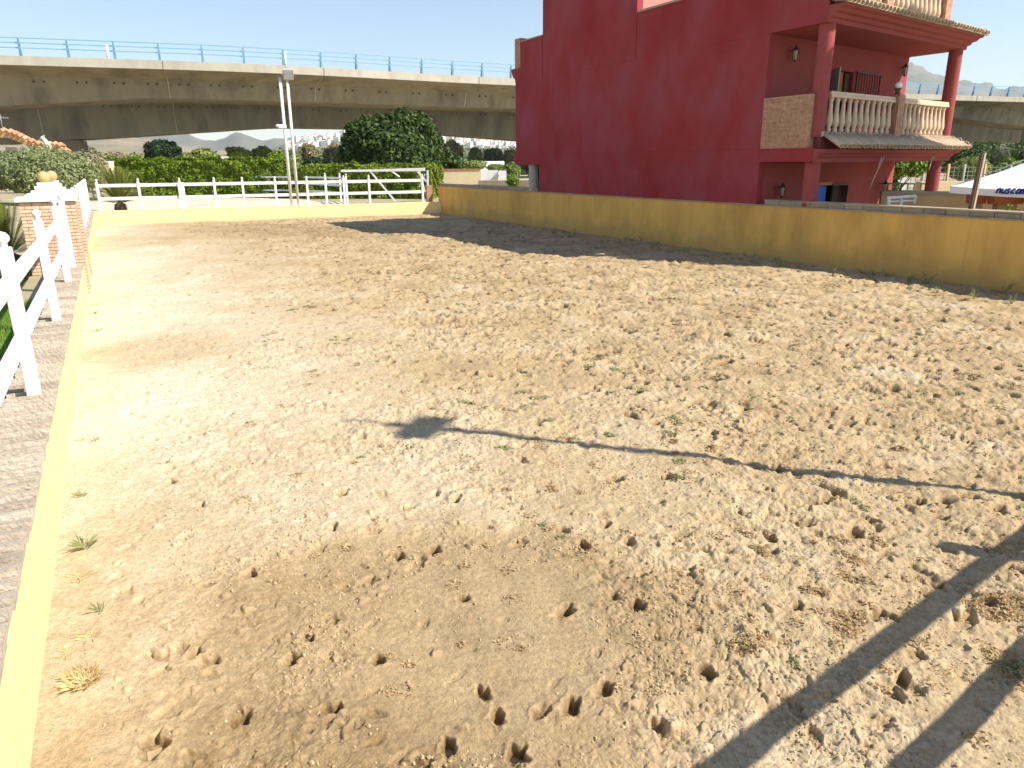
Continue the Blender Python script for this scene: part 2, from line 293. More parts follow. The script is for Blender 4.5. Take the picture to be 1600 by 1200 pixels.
# ---------------------------------------------------------------- sand
def make_sand():
    r = [0.9]
    while r[-1] < 37: r.append(r[-1] + 0.0048 * (r[-1] / 2.5) ** 1.5 + (0.004 if r[-1] < 1.5 else 0))
    r = np.array(r); nr = len(r); th = np.radians(np.linspace(-64, 64, 1500)); na = len(th)
    Rr, T = np.meshgrid(r, th, indexing='ij'); X = Rr * np.sin(T); Y = Rr * np.cos(T)
    def lat(X, Y): return (X - L0[0]) * LN[0] + (Y - L0[1]) * LN[1], (X - L0[0]) * LU[0] + (Y - L0[1]) * LU[1]
    l, s = lat(X, Y); l = -l                                      # l = metres to the right of the left wall
    wob = fbm(X, Y, 1.1, 3, 5) * .5
    def blob(cx, cy, rx, ry, rot=0, soft=.35):
        c_, s_ = math.cos(rot), math.sin(rot); dx = X - cx; dy = Y - cy
        d = np.sqrt(((dx * c_ + dy * s_) / rx) ** 2 + ((-dx * s_ + dy * c_) / ry) ** 2) + wob * .45
        return 1 - sstep(1 - soft, 1 + soft, d)
    smooth = np.clip(blob(-.15, 2.95, .62, .75) + .75 * blob(-1.35, 2.5, .35, .35) + .75 * blob(-.8, 3.55, .55, .35), 0, 1)
    smooth2 = blob(-3.9, 10.2, 1.7, 1.2) * .8 + blob(.9, 9.3, 1.1, .7) * .7
    strip = 1 - sstep(.25, 1.0, l + wob * .3)                      # smooth band by the left wall
    far = sstep(5, 14, Rr)
    churn = (sstep(-.55, .75, fbm(X, Y, 1.6, 3, 11)) * .75 + .35) * (1 - .9 * smooth) * (1 - .75 * np.clip(smooth2, 0, 1)) * (1 - .85 * strip)
    farleft = sstep(0, 1, (6.5 - l) / 5) * sstep(10, 16, s)
    churn *= (1 - .7 * farleft)
    churn *= .62 + .55 * sstep(1.0, 5.0, l)
    h = .022 * fbm(X, Y, 1.9, 3, 1) + .012 * fbm(X, Y, .55, 3, 2)
    n1 = fbm(X, Y, .17, 3, 21); n2 = fbm(X, Y, .062, 3, 31); rdg = 1 - np.abs(fbm(X, Y, .24, 3, 41)) * 2
    h += churn * (.014 * n1 + .0085 * n2 + .006 * np.clip(rdg, -1, 1) + .0035 * fbm(X, Y, .028, 2, 61))
    ck = np.abs(perlin(X / .085 + 1.5 * perlin(X / .2, Y / .2, 5), Y / .085, 63)); h -= churn * .0085 * np.clip(1 - ck / .13, 0, 1)
    ck2 = np.abs(perlin(X / .036, Y / .036, 65)); h -= (.25 + churn) * .0042 * np.clip(1 - ck2 / .2, 0, 1)
    rt = sstep(1.5, 6, l) * (.4 + .6 * far); h += rt * (.020 * fbm(X, Y, .34, 3, 87) - .022 * np.clip(fbm(X, Y, .15, 3, 88) - .15, 0, .8))
    cr = fbm(X, Y, .45, 3, 67); h += churn * .011 * sstep(.12, .2, cr)
    h += .0018 * fbm(X, Y, .05, 3, 51)
    sw = np.sin((X * .9 + Y * .5) * 26 + 5 * fbm(X, Y, .4, 2, 71)); h += .0016 * sw * smooth
    rng = np.random.default_rng(3)
    dth = th[1] - th[0]
    def splat(cx, cy, rad, fn, warp=True):
        rc = math.hypot(cx, cy); tc_ = math.atan2(cx, cy)
        i0, i1 = np.searchsorted(r, [rc - rad, rc + rad]); j0 = int((tc_ - rad / rc - th[0]) / dth); j1 = int((tc_ + rad / rc - th[0]) / dth) + 2
        j0 = max(j0, 0); j1 = min(j1, na)
        if i1 - i0 < 2 or j1 - j0 < 2: return
        sl = (slice(i0, i1), slice(j0, j1))
        h[sl] += fn(X[sl] - cx, Y[sl] - cy)
    # hoof prints: crescent pits, deep at the toe, with a pushed-up rim
    def hoof(cx, cy, rot, a, d, el=1.25):
        c_, s_ = math.cos(rot), math.sin(rot); ph = rng.uniform(0, 6.28)
        def fn(dx, dy):
            u_ = (dx * c_ + dy * s_) / (a * el); v_ = (-dx * s_ + dy * c_) / a
            an = np.arctan2(v_, u_); q = np.sqrt(u_ * u_ + v_ * v_) * (1 + .12 * np.sin(2 * an + ph) + .09 * np.sin(5 * an + ph * 2))
            wd_ = .3 + .55 * sstep(.3, -.9, u_); q = q + .26 * perlin(dx / a * 1.2 + cx * 9, dy / a * 1.2 + cy * 9, 77)
            pit = -np.clip((1 - q) / wd_, 0, 1) * (.35 + .65 * sstep(-.8, .6, u_))
            rim = .13 * np.exp(-((q - 1.15) / .25) ** 2) * (.6 + .4 * np.sin(3 * an + ph))
            return d * (pit + rim)
        splat(cx, cy, a * el * 2.1, fn)
    known = [(515, 825), (572, 908), (390, 897), (478, 1000), (323, 912), (942, 822), (983, 848), (911, 855), (880, 830), (677, 858), (533, 772), (880, 955), (725, 935),
             (778, 1118), (845, 1112), (890, 1105), (940, 1080), (1245, 955), (1100, 1055), (508, 1110), (372, 1115), (300, 1020), (320, 1030), (452, 1030), (590, 1030), (755, 1080), (712, 780),
             (240, 1165), (1030, 1140), (1408, 1065), (1510, 690), (1490, 580), (1465, 600), (1205, 840), (640, 790), (995, 950), (268, 755), (230, 1160), (700, 1165), (808, 1180), (620, 868), (1160, 800)]
    for (px, py) in known:
        rr = ray(px, py); k_ = -CAMZ / rr.z
        hoof(rr.x * k_, rr.y * k_, rng.uniform(.2, 2.2) if rng.random() < .8 else rng.uniform(0, 6.28), rng.uniform(.032, .05), rng.uniform(.04, .06), rng.uniform(1.2, 2.0))
    n_h = 0
    while n_h < 4200:
        rr = 1.6 + 32 * rng.random() ** 1.15; tt = rng.uniform(-.9, .95); cx, cy = rr * math.sin(tt), rr * math.cos(tt)
        l_ = -((cx - L0[0]) * LN[0] + (cy - L0[1]) * LN[1]); n_h += 1
        if l_ < .3 or (l_ < 4 and rng.random() < .55): continue
        if math.hypot((cx + .15) / .6, (cy - 2.95) / .75) < 1: continue
        k_ = 1 + rr / 26 if l_ > 3 else 1; hoof(cx, cy, rng.uniform(0, 6.28), rng.uniform(.022, .055) * k_, rng.uniform(.012, .05) * k_ * (.6 if l_ < 3 else 1), rng.uniform(1.0, 2.2))
    # cracked clods lying in the surface: each rises from the sand beside it, never one on top of the other
    n_h = 0
    while n_h < 24000:
        rr = 1.5 + 26 * rng.random() ** 1.5; tt = rng.uniform(-.9, .95); cx, cy = rr * math.sin(tt), rr * math.cos(tt); n_h += 1
        l_ = -((cx - L0[0]) * LN[0] + (cy - L0[1]) * LN[1])
        if l_ < .3 or (l_ < 3.5 and rng.random() < .6): continue
        if math.hypot((cx + .15) / .6, (cy - 2.95) / .75) < 1 and rng.random() < .96: continue
        a = (.005 + .024 * rng.random() ** 2) * (1 + rr / 22); d = a * rng.uniform(.25, .6); e_ = rng.uniform(.6, 1.6); ph = rng.uniform(0, 6.28); c_, s_ = math.cos(ph), math.sin(ph)
        i0, i1 = np.searchsorted(r, [rr - a * 1.9, rr + a * 1.9]); j0 = max(int((tt - a * 1.9 / rr - th[0]) / dth), 0); j1 = min(int((tt + a * 1.9 / rr - th[0]) / dth) + 2, na)
        if i1 - i0 < 2 or j1 - j0 < 2: continue
        sl = (slice(i0, i1), slice(j0, j1)); dx = X[sl] - cx; dy = Y[sl] - cy; hc = float(np.median(h[sl]))
        u_ = (dx * c_ + dy * s_) / a; v_ = (-dx * s_ + dy * c_) / (a * e_); an = np.arctan2(v_, u_)
        q = np.sqrt(u_ * u_ + v_ * v_) * (1 + .22 * np.sin(3 * an + ph) + .1 * np.sin(5 * an + 2 * ph))
        h[sl] = np.where(q < 1.0, np.maximum(h[sl], hc + d * (1 - sstep(.6, 1.0, q)) * (1 + .35 * u_)), h[sl])
    # small nicks and pits, the commonest mark far away
    n_h = 0
    while n_h < 30000:
        rr = 1.6 + 30 * rng.random() ** 1.1; tt = rng.uniform(-.9, .95); cx, cy = rr * math.sin(tt), rr * math.cos(tt); n_h += 1
        l_ = -((cx - L0[0]) * LN[0] + (cy - L0[1]) * LN[1])
        if l_ < .4 or (l_ < 4.5 and rng.random() < .6) or (rr < 6 and rng.random() < .7): continue
        a = (.006 + .02 * rng.random() ** 2) * (1 + rr / 14); d = a * rng.uniform(.4, 1.1) * (.55 if rr < 6 else 1); e_ = rng.uniform(1, 2.6); ph = rng.uniform(0, 6.28); c_, s_ = math.cos(ph), math.sin(ph)
        splat(cx, cy, a * 2.6, lambda dx, dy: -d * (1 - sstep(.4, 1.0, np.sqrt(((dx * c_ + dy * s_) / a) ** 2 + ((-dx * s_ + dy * c_) / (a * e_)) ** 2))))
    # tone of the sand, with glare painted in along the left
    tone = .545 + .09 * fbm(X, Y, 1.3, 4, 81) + .07 * fbm(X, Y, .16, 4, 91)
    tone += .26 * (1 - sstep(.4, 3.2, l + wob)) * sstep(1.2, 4.2, s + wob) + .06 * sstep(0, 1, (5 - l) / 5)  # left side lightened: flare and overexposure put into the tone, with dry dust
    tone -= .26 * np.clip(blob(-.25, 2.9, 1.25, 1.15, 0, .22), 0, 1) + .16 * blob(-1.1, 2.0, 1.0, .6, 0, .4)
    tone -= .24 * blob(-12.1, 21.5, 2.3, 2.6, .3, .25) + .16 * blob(-9.5, 25.8, 6.5, 2.4, -.35, .4) + .20 * blob(-4.3, 8.6, 1.0, .9, .2, .4) + .08 * blob(-.3, 7.5, 1.2, .7)
    tone -= .22 * sstep(1.8, 6.5, l) * (.6 + .6 * fbm(X, Y, .7, 3, 95)) - .05
    hl = h - .022 * fbm(X, Y, 1.9, 3, 1) - .012 * fbm(X, Y, .55, 3, 2); tone -= (9 + 3 * far) * np.clip(-.006 - hl, 0, .05); tone += 4 * np.clip(hl - .006, 0, .02)                       # darker in the pits, lighter on the bumps
    V = np.stack([X, Y, h], -1).reshape(-1, 3)
    i = np.arange(nr - 1)[:, None] * na + np.arange(na - 1)[None, :]
    F = np.stack([i, i + na, i + na + 1, i + 1], -1).reshape(-1, 4)[:, ::-1]
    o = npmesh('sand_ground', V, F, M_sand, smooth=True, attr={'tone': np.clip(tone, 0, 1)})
    tag(o, kind='structure', label='pale churned sand floor of the riding arena')
    return r, th, h
SR, STH, SH = make_sand()
o = MB().add([(*NP(-.9, .1), -.06), (*NP(13.6, .1), -.06), (*RP(-.1, 24.4), -.06), (*LP(.1, 29.8), -.06)], [(0, 1, 2, 3)]).build('sand_base_ground', mat('packed_sand', (.44, .33, .195), .95, (.36, .27, .16), 2, .5, 30)); tag(o, kind='structure')
def sandz(x, y):
    rr = math.hypot(x, y); t = math.atan2(x, y); i = min(max(int(np.searchsorted(SR, rr)), 0), len(SR) - 1); j = min(max(int((t - STH[0]) / (STH[1] - STH[0])), 0), len(STH) - 1)
    return float(SH[i, j])

# loose crumbs and pebbles on the sand (nobody could count them)
def make_clods():
    n = 90000; rng = np.random.default_rng(11)
    rr = 1.7 + 8.5 * rng.random(n) ** 1.7; tt = rng.uniform(-.7, .78, n); cx = rr * np.sin(tt); cy = rr * np.cos(tt)
    l_ = -((cx - L0[0]) * LN[0] + (cy - L0[1]) * LN[1])
    dens = sstep(-.3, .6, fbm(cx, cy, .55, 3, 11)) * .85 + .06
    dens *= np.where(np.hypot((cx + .15) / .55, (cy - 2.95) / .7) < 1, .12, 1) * np.where(l_ < .6, .15, 1)
    k = (l_ > .05) & (rng.random(n) < dens); cx, cy = cx[k], cy[k]; n = len(cx)
    P = (1 + 5 ** .5) / 2
    V0 = np.array([(-1, P, 0), (1, P, 0), (-1, -P, 0), (1, -P, 0), (0, -1, P), (0, 1, P), (0, -1, -P), (0, 1, -P), (P, 0, -1), (P, 0, 1), (-P, 0, -1), (-P, 0, 1)]) / 1.9
    F0 = np.array([(0, 11, 5), (0, 5, 1), (0, 1, 7), (0, 7, 10), (0, 10, 11), (1, 5, 9), (5, 11, 4), (11, 10, 2), (10, 7, 6), (7, 1, 8), (3, 9, 4), (3, 4, 2), (3, 2, 6), (3, 6, 8), (3, 8, 9), (4, 9, 5), (2, 4, 11), (6, 2, 10), (8, 6, 7), (9, 8, 1)])
    sz = .0022 + .008 * rng.random(n) ** 3.4
    V = V0[None] * rng.uniform(.6, 1.3, (n, 12, 3)) * sz[:, None, None] * rng.uniform(.6, 1.3, (n, 1, 3))
    z = np.array([sandz(a, b) for a, b in zip(cx, cy)])
    V += np.stack([cx, cy, z + sz * .15], -1)[:, None, :]
    F = F0[None] + (np.arange(n) * 12)[:, None, None]
    M = mat('crumb_sand', (.55, .42, .27), .95, island=[(.36, .26, .145), (.50, .38, .23), (.43, .32, .185)], spec=.1)
    o = npmesh('sand_crumbs', V.reshape(-1, 3), F.reshape(-1, 3), M)
    tag(o, 'loose crumbs of dry sand scattered over the arena floor', 'sand crumbs', kind='stuff')
make_clods()

# ---------------------------------------------------------------- terrain outside the arena (one sheet with the arena let in)
def make_ground():
    A = LP(.16, -4.0); 
    q = [LP(.16, -2.873), RP(-.16, -4.6), RP(-.16, 24.1), LP(.16, 29.6)]
    q[0] = NP(-.62, .14); q[1] = NP(13.4, .14)
    S = 9000; O = [(-S, -S), (S, -S), (S, S), (-S, S)]
    vs = [(*p, GZ) for p in q] + [(*p, GZ) for p in O]
    fs = [(4, 5, 1, 0), (5, 6, 2, 1), (6, 7, 3, 2), (7, 4, 0, 3)]
    o = MB().add(vs, fs).build('garden_ground', M_gar); tag(o, kind='structure')
make_ground()

# ---------------------------------------------------------------- arena walls
def quadwall(p0, p1, nrm, t, z0, z1, name, m_, parent=None):
    a = (p0[0] + nrm[0] * t, p0[1] + nrm[1] * t); b = (p1[0] + nrm[0] * t, p1[1] + nrm[1] * t)
    return MB().prism([p0, p1, b, a], z0, z1).build(name, m_, parent)
lw = empty('arena_wall', (*LP(0, 10), 0), label='low yellow arena wall on the left, topped with grey clay tiles', cat='wall')
def inv(o, root): o.parent = root; o.matrix_parent_inverse = Matrix.Translation(-root.location) @ Matrix.Rotation(0, 4, 'Z'); return o
def part(o, root): o.parent = root; o.location = o.location - Vector(root.location); return o
part(quadwall(LP(0, -2.8), LP(0, 29.3), LN, .31, -.1, TOP - .045, 'wall_body', M_yel2), lw)
# shingled clay coping tiles, each lying on the next one
mb = MB(); s = -2.7
while s < 29.2:
    wd = .118 + random.uniform(-.004, .004)
    if not (12.1 < s < 12.95 or 14.3 < s < 15.0):
        j0, j1 = random.uniform(-.006, .006), random.uniform(-.01, .01)
        p = [LP(.0 + j0, s), LP(.33 + j1, s), LP(.33 + j1, s + wd), LP(.0 + j0, s + wd)]
        za = TOP + random.uniform(-.002, .002); z = [za + .018, za + .018, za - .016, za - .016]
        vs = [(p[i][0], p[i][1], TOP - .044) for i in range(4)] + [(p[i][0], p[i][1], z[i]) for i in range(4)]
        mb.add(vs, [(0, 1, 2, 3), (7, 6, 5, 4), (1, 0, 4, 5), (2, 1, 5, 6), (3, 2, 6, 7), (0, 3, 7, 4)])
    s += wd + .006
part(mb.build('coping', M_tile), lw)

fw = empty('arena_wall', (*FP(6, 0), 0), label='low pale yellow wall across the far end of the sand', cat='wall')
part(quadwall(FP(-.3, 0), FP(13.5, 0), FN, .28, -.1, TOP, 'wall_body', M_yel2), fw)
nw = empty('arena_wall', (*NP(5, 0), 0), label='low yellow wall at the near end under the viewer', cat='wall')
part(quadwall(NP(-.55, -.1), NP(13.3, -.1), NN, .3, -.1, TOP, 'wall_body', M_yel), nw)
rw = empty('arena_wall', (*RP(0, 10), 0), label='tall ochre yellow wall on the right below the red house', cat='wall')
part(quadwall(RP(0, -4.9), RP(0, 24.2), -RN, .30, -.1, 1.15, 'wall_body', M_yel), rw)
mb = MB(); s = -4.8
while s < 24.1:                                        # thin brown edge course
    wd = .29
    mb.prism([RP(.025, s), RP(.025, s + wd - .006), RP(-.20, s + wd - .006), RP(-.20, s)], 1.153, 1.178 + random.uniform(-.002, .002)); s += wd
part(mb.build('edge_course', M_cope), rw)
mb = MB(); s = -4.8                                    # pale brick ledge set back on top of the wall
while s < 24.1:
    wd = .42
    if s + wd < 5.85 or s > 15.6:
        mb.prism([RP(-.07, s), RP(-.07, s + wd - .012), RP(-.38, s + wd - .012), RP(-.38, s)], 1.18, 1.255 + random.uniform(-.003, .003))
        mb.prism([RP(-.055, s), RP(-.055, s + wd - .003), RP(-.40, s + wd - .003), RP(-.40, s)], 1.258, 1.288)
    s += wd
part(mb.build('ledge', M_cope), rw)
# a slim end post where far wall meets right wall
mb = MB().prism([FP(12.95, .29), FP(13.2, .29), FP(13.2, .5), FP(12.95, .5)], GZ, 1.2)
tag(mb.build('brick_post', M_brick2), 'short brick post behind the far right corner of the arena', 'post')

# ---------------------------------------------------------------- white fences
def fence(name, label, pts, hts, zb, rails, pw=.09, rw_=.045, rh=.12, finial=.045, group='white painted fences round the arena', skip=()):
    root = empty(name, (pts[0][0], pts[0][1], zb), label=label, cat='fence', group=group)
    off = Vector(root.location)
    d = None
    for i, p in enumerate(pts):
        q = pts[min(i + 1, len(pts) - 1)]; q0 = pts[max(i - 1, 0)]; an = math.atan2(q[1] - q0[1], q[0] - q0[0])
        if i in skip: continue
        z0 = zb; c = (p[0] - off.x, p[1] - off.y, 0)
        o = MB().box((c[0], c[1], hts / 2 + (zb - off.z)), (pw, pw, hts), an).build('post', M_white, root, .008)
        if finial:
            f_ = MB().lathe((c[0], c[1], hts), [(.02, 0), (finial * .6, .01), (finial * .5, .025), (finial, .05), (finial, .075), (finial * .6, .1), (.002, .11)], 10).build('finial', M_whites, o)
    for z in rails:
        for i in range(len(pts) - 1):
            a, b = pts[i], pts[i + 1]
            MB().bar((a[0] - off.x, a[1] - off.y, z), (b[0] - off.x, b[1] - off.y, z), rw_, rh).build('rail', M_white, root, .006)
    return root
fence('picket_fence', 'white post and rail fence on the left wall nearest the viewer', [LP(.14, s) for s in (-2.65, .45, 3.55, 6.65, 9.83, 11.7)], 1.1, TOP, (.86, .45))
fence('picket_fence', 'white fence on the left wall behind the two brick pillars', [LP(.14, s) for s in (15.2, 17, 19.2, 21.4, 23.6, 25.8, 28, 29.2)], 1.08, TOP, (.86, .45))
ff = fence('picket_fence', 'long white two-rail fence on the wall across the far end', [FP(t, .14) for t in (.2, 1.6, 3.05, 4.3, 5.35, 6.6, 7.85, 8.6, 9.35, 10.4, 12.72)], 1.06, TOP, (.92, .44))
MB().prism([(x - ff.location.x, y - ff.location.y) for x, y in (FP(2.98, .04), FP(3.2, .04), FP(3.2, .26), FP(2.98, .26))], .0, 1.0).build('gate_post', M_white, ff, .01)
fence('picket_fence', 'white fence on the near end wall beside the viewer', [NP(t, -.04) for t in (-.4, 2.2, 5.27, 8.4, 11.5, 13.2)], 1.1, TOP, (.92, .44), rh=.10)
# round pen behind the far wall
pen = [at(x, y, Y) for x, y, Y in ((60, 270, 41), (140, 270, 42), (269, 270, 43), (337, 270, 43), (402, 270, 42.5), (470, 270, 41), (507, 270, 39), (530, 270, 37), (540, 270, 34.6))]
fence('pen_fence', 'white three-rail fence of the round pen beyond the far wall', [(p.x, p.y) for p in pen], 1.25, GZ, (1.12, .78, .42), pw=.08, rh=.09, group='white painted fences round the arena')
o = MB().prism([(p.x, p.y) for p in [at(150, 300, 30.6), at(480, 300, 33.2), at(535, 300, 34.5), at(528, 300, 37), at(470, 300, 40.6), at(400, 300, 42), at(270, 300, 42.6), at(110, 300, 41)]], GZ - .05, GZ + .006).build('pen_sand_ground', M_pale); tag(o, kind='structure')

# ---------------------------------------------------------------- brick pillars
def pillar(s0, s1, label, zbot):
    root = empty('brick_pillar', (*LP(.37, (s0 + s1) / 2), zbot), label=label, cat='pillar', group='brick pillars with white caps')
    q = lambda e: [(x - root.location.x, y - root.location.y) for x, y in (LP(-.03 - e, s0 - e), LP(.78 + e, s0 - e), LP(.78 + e, s1 + e), LP(-.03 - e, s1 + e))]
    MB().prism(q(0), 0, 1.57 - zbot).build('shaft', M_brick, root)
    cp = MB().prism(q(.05), 1.572 - zbot, 1.64 - zbot)
    z = 1.64 - zbot
    for k, (sh, dz) in enumerate(((.10, .05), (.19, .06), (.25, .07), (.29, .06))):
        e = -sh; cp.prism([(x, y) for x, y in q(e)], z, z + dz); z += dz
    cp.build('cap', M_whites, root, .01)
    ball((0, 0, z + .085), .10, 20).build('ball', M_gold, root)
pillar(12.15, 12.85, 'brick pillar with white stepped cap and ochre ball, the nearer of two', 0)
pillar(14.35, 14.95, 'second brick pillar half hidden behind the nearer one, with ochre ball', 0)

# ---------------------------------------------------------------- floodlight poles
def flood(c, parent, rz, w_=.36, h_=.36):
    M = Matrix.Rotation(rz, 3, 'Z') @ Matrix.Rotation(R(35), 3, 'X')
    c = Vector(c)
    o = MB().box(c, (w_, .12, h_), rot=M).build('floodlight', M_grey, parent, .01)
    MB().box(c + M @ Vector((0, -.066, 0)), (w_ * .86, .012, h_ * .84), rot=M).build('glass', M_glassy, o)
    MB().bar(c + M @ Vector((-w_ / 2 - .02, 0, 0)), c + M @ Vector((-w_ / 2 - .02, .12, -.1)), .02, .04).build('bracket', M_grey, o)
    return o
p1 = empty('light_pole', (*FP(7.17, .12), TOP), label='left of the two white steel poles standing on the far wall', cat='pole', group='white steel poles')
MB().tube([(0, 0, 0), (0, 0, 4.9)], .06, 12).build('pole', M_white, p1)
MB().box((0, 0, .02), (.24, .24, .03)).build('base_plate', M_white, p1)
o = MB().box((-.05, -.08, 3.08), (.3, .12, .14), .3).build('floodlight', M_whites, p1, .02)
MB().lathe((-.22, -.14, 3.04), [(.02, 0), (.07, .02), (.08, .1), (.02, .12)], 12).build('lamp_head', M_whites, o)
p2 = empty('light_pole', (*FP(7.44, .12), TOP), label='taller white pole on the far wall carrying a square grey floodlight', cat='pole', group='white steel poles')
MB().tube([(0, 0, 0), (0, 0, 5.1)], .055, 12).build('pole', M_white, p2)
MB().tube([(0, 0, 5.1), (0, 0, 5.85)], .028, 8).build('mast_tip', M_white, p2)
MB().box((0, 0, .02), (.24, .24, .03)).build('base_plate', M_white, p2)
flood((.1, -.15, 5.0), p2, R(15), .40, .42)
p3 = empty('light_pole', (5.25, 3.78, TOP), label='white floodlight pole on the near wall whose shadow crosses the sand', cat='pole', group='white steel poles')
MB().tube([(0, 0, 0), (0, 0, 5.7)], .05, 12).build('pole', M_white, p3)
MB().tube([(0, 0, 5.7), (0, 0, 6.1)], .02, 8).build('mast_tip', M_white, p3)
MB().box((0, 0, .02), (.24, .24, .03)).build('base_plate', M_white, p3)
flood((0, .02, 5.42), p3, R(71), .55, .62)

# ---------------------------------------------------------------- the red house
HC = np.array(RP(.02, 4.42)); HU = RU; HV = np.array([math.sin(R(51.5)), math.cos(R(51.5))])
house = empty('red_house', (HC[0], HC[1], 0), label='red three-storey house with balconies behind the yellow wall', cat='house')
def P(a, b): q = a * HU + b * HV; return (float(q[0]), float(q[1]))        # local to the house root
def hbox(mb, a0, a1, b0, b1, z0, z1): return mb.prism([P(a0, b0), P(a1, b0), P(a1, b1), P(a0, b1)], z0, z1)
HB = 6.55
wl = MB()
hbox(wl, 1.45, 11.1, 0, .22, 1.149, 2.38)                   # side wall facing the arena
hbox(wl, 1.45, 12.7, 0, .22, 2.383, 4.75)
hbox(wl, 11.12, 12.7, 0, .22, 2.05, 2.38)
hbox(wl, 0, 6.08, 0, .22, 4.753, 5.88)
hbox(wl, 6.1, 10.9, 0, .22, 4.753, 7.75)
hbox(wl, 10.92, 12.7, 0, .22, 4.753, 5.98)
hbox(wl, 0, 1.447, 0, .22, 2.10, 2.38)
hbox(wl, 1.45, 1.65, .222, .4, .35, 1.149)
wl.build('wall', M_red, house)
tw = MB(); hbox(tw, 6.1, 6.32, .223, 3.2, 4.9, 7.747); hbox(tw, 10.68, 10.9, .223, 3.2, 4.9, 7.747); hbox(tw, 6.323, 10.677, 3.0, 3.2, 4.9, 7.747); hbox(tw, 6.1, 10.9, 0, 3.2, 7.75, 7.95)
tw.build('roof_tower', M_redlit, house)
# recessed front wall (a = 1.45) with its two door openings, end wall, rear wall
def holed(mb, b0, b1, z0, z1, holes, a0, a1):
    bs = sorted({b0, b1} | {h[0] for h in holes} | {h[1] for h in holes}); zs = sorted({z0, z1} | {h[2] for h in holes} | {h[3] for h in holes})
    for i in range(len(bs) - 1):
        for j in range(len(zs) - 1):
            mbx, mz = (bs[i] + bs[i + 1]) / 2, (zs[j] + zs[j + 1]) / 2
            if any(h[0] < mbx < h[1] and h[2] < mz < h[3] for h in holes): continue
            hbox(mb, a0, a1, bs[i], bs[i + 1], zs[j], zs[j + 1])
fwm = MB(); holed(fwm, .223, HB, .35, 4.75, [(2.75, 3.7, 2.66, 4.2), (2.4, 4.05, .6, 1.52)], 1.452, 1.67)
fwm.build('front_wall', M_red2, house)
ew = MB(); hbox(ew, 1.672, 12.5, HB - .22, HB, .35, 4.75); hbox(ew, 12.0, 12.2, .223, HB - .223, .35, 1.0); ew.build('end_wall', M_red2, house)
rm = MB(); hbox(rm, 2.9, 3.0, .3, 6.3, .35, 4.7); rm.build('inner_wall', M_room, house)
fl = MB(); hbox(fl, .02, 12.68, .223, HB - .02, 2.28, 2.60); hbox(fl, .02, 12.68, .223, HB + .05, 4.86, 5.06); fl.build('floor_slab', M_red2, house)
# flared cornices under the eaves, mitred round the corner
def cornice(prof, name, m_, a_end, back=False):
    mb = MB(); rings = []
    for off, z in prof:
        if back: rings.append([(*P(12.7 + off, 0.0), z), (*P(12.7 + off, HB + .05 + off * .55), z), (*P(9, HB + .05 + off * .55), z)])
        else: rings.append([(*P(-off, 0.0), z), (*P(-off, HB + .05 + off * .55), z), (*P(a_end, HB + .05 + off * .55), z)])
    vs = [p for r_ in rings for p in r_]; fs = []
    for i in range(len(rings) - 1):
        for k in range(2):
            f_ = (i * 3 + k, i * 3 + k + 1, (i + 1) * 3 + k + 1, (i + 1) * 3 + k); fs.append(f_ if not back else f_[::-1])
    mb.add(vs, fs)
    # side cap flush with the arena-side wall
    n = len(prof); base = 12.69 if back else .01
    vs = [(*P((12.7 + o if back else -o), 0.0), z) for o, z in prof] + [(*P(base, 0.0), prof[-1][1]), (*P(base, 0.0), prof[0][1])]
    mb.add(vs, [tuple(range(len(vs)))])
    # soffit closing the underside back to the wall
    lo = prof[0]; ax = 12.5 if back else .2
    if back: mb.add([(*P(12.7 + lo[0], 0), lo[1]), (*P(12.7 + lo[0], HB), lo[1]), (*P(ax, HB), lo[1]), (*P(ax, 0), lo[1])], [(0, 1, 2, 3)])
    else: mb.add([(*P(-lo[0], 0), lo[1]), (*P(-lo[0], HB + .05), lo[1]), (*P(1.45, HB + .05), lo[1]), (*P(1.45, .224), lo[1]), (*P(.2, .224), lo[1]), (*P(.2, 0), lo[1])], [(0, 1, 2, 3, 4, 5)])
    return mb.build(name, m_, house)
cornice([(.03, 4.752), (.04, 4.83), (.10, 4.85), (.14, 4.91), (.22, 4.93), (.27, 4.99), (.34, 5.01), (.36, 5.05)], 'upper_cornice', M_red2, 8)
cornice([(.03, 2.085), (.04, 2.17), (.08, 2.19), (.13, 2.25), (.20, 2.27), (.25, 2.33), (.28, 2.35)], 'lower_cornice', M_red2, 8)
cornice([(.02, 4.755), (.03, 4.86), (.16, 4.93), (.30, 5.12), (.34, 5.2)], 'rear_cornice', M_red, 8, True)
cornice([(.0, 2.06), (.10, 2.12), (.18, 2.22), (.20, 2.36), (.1, 2.44)], 'rear_cornice', M_red, 8, True)
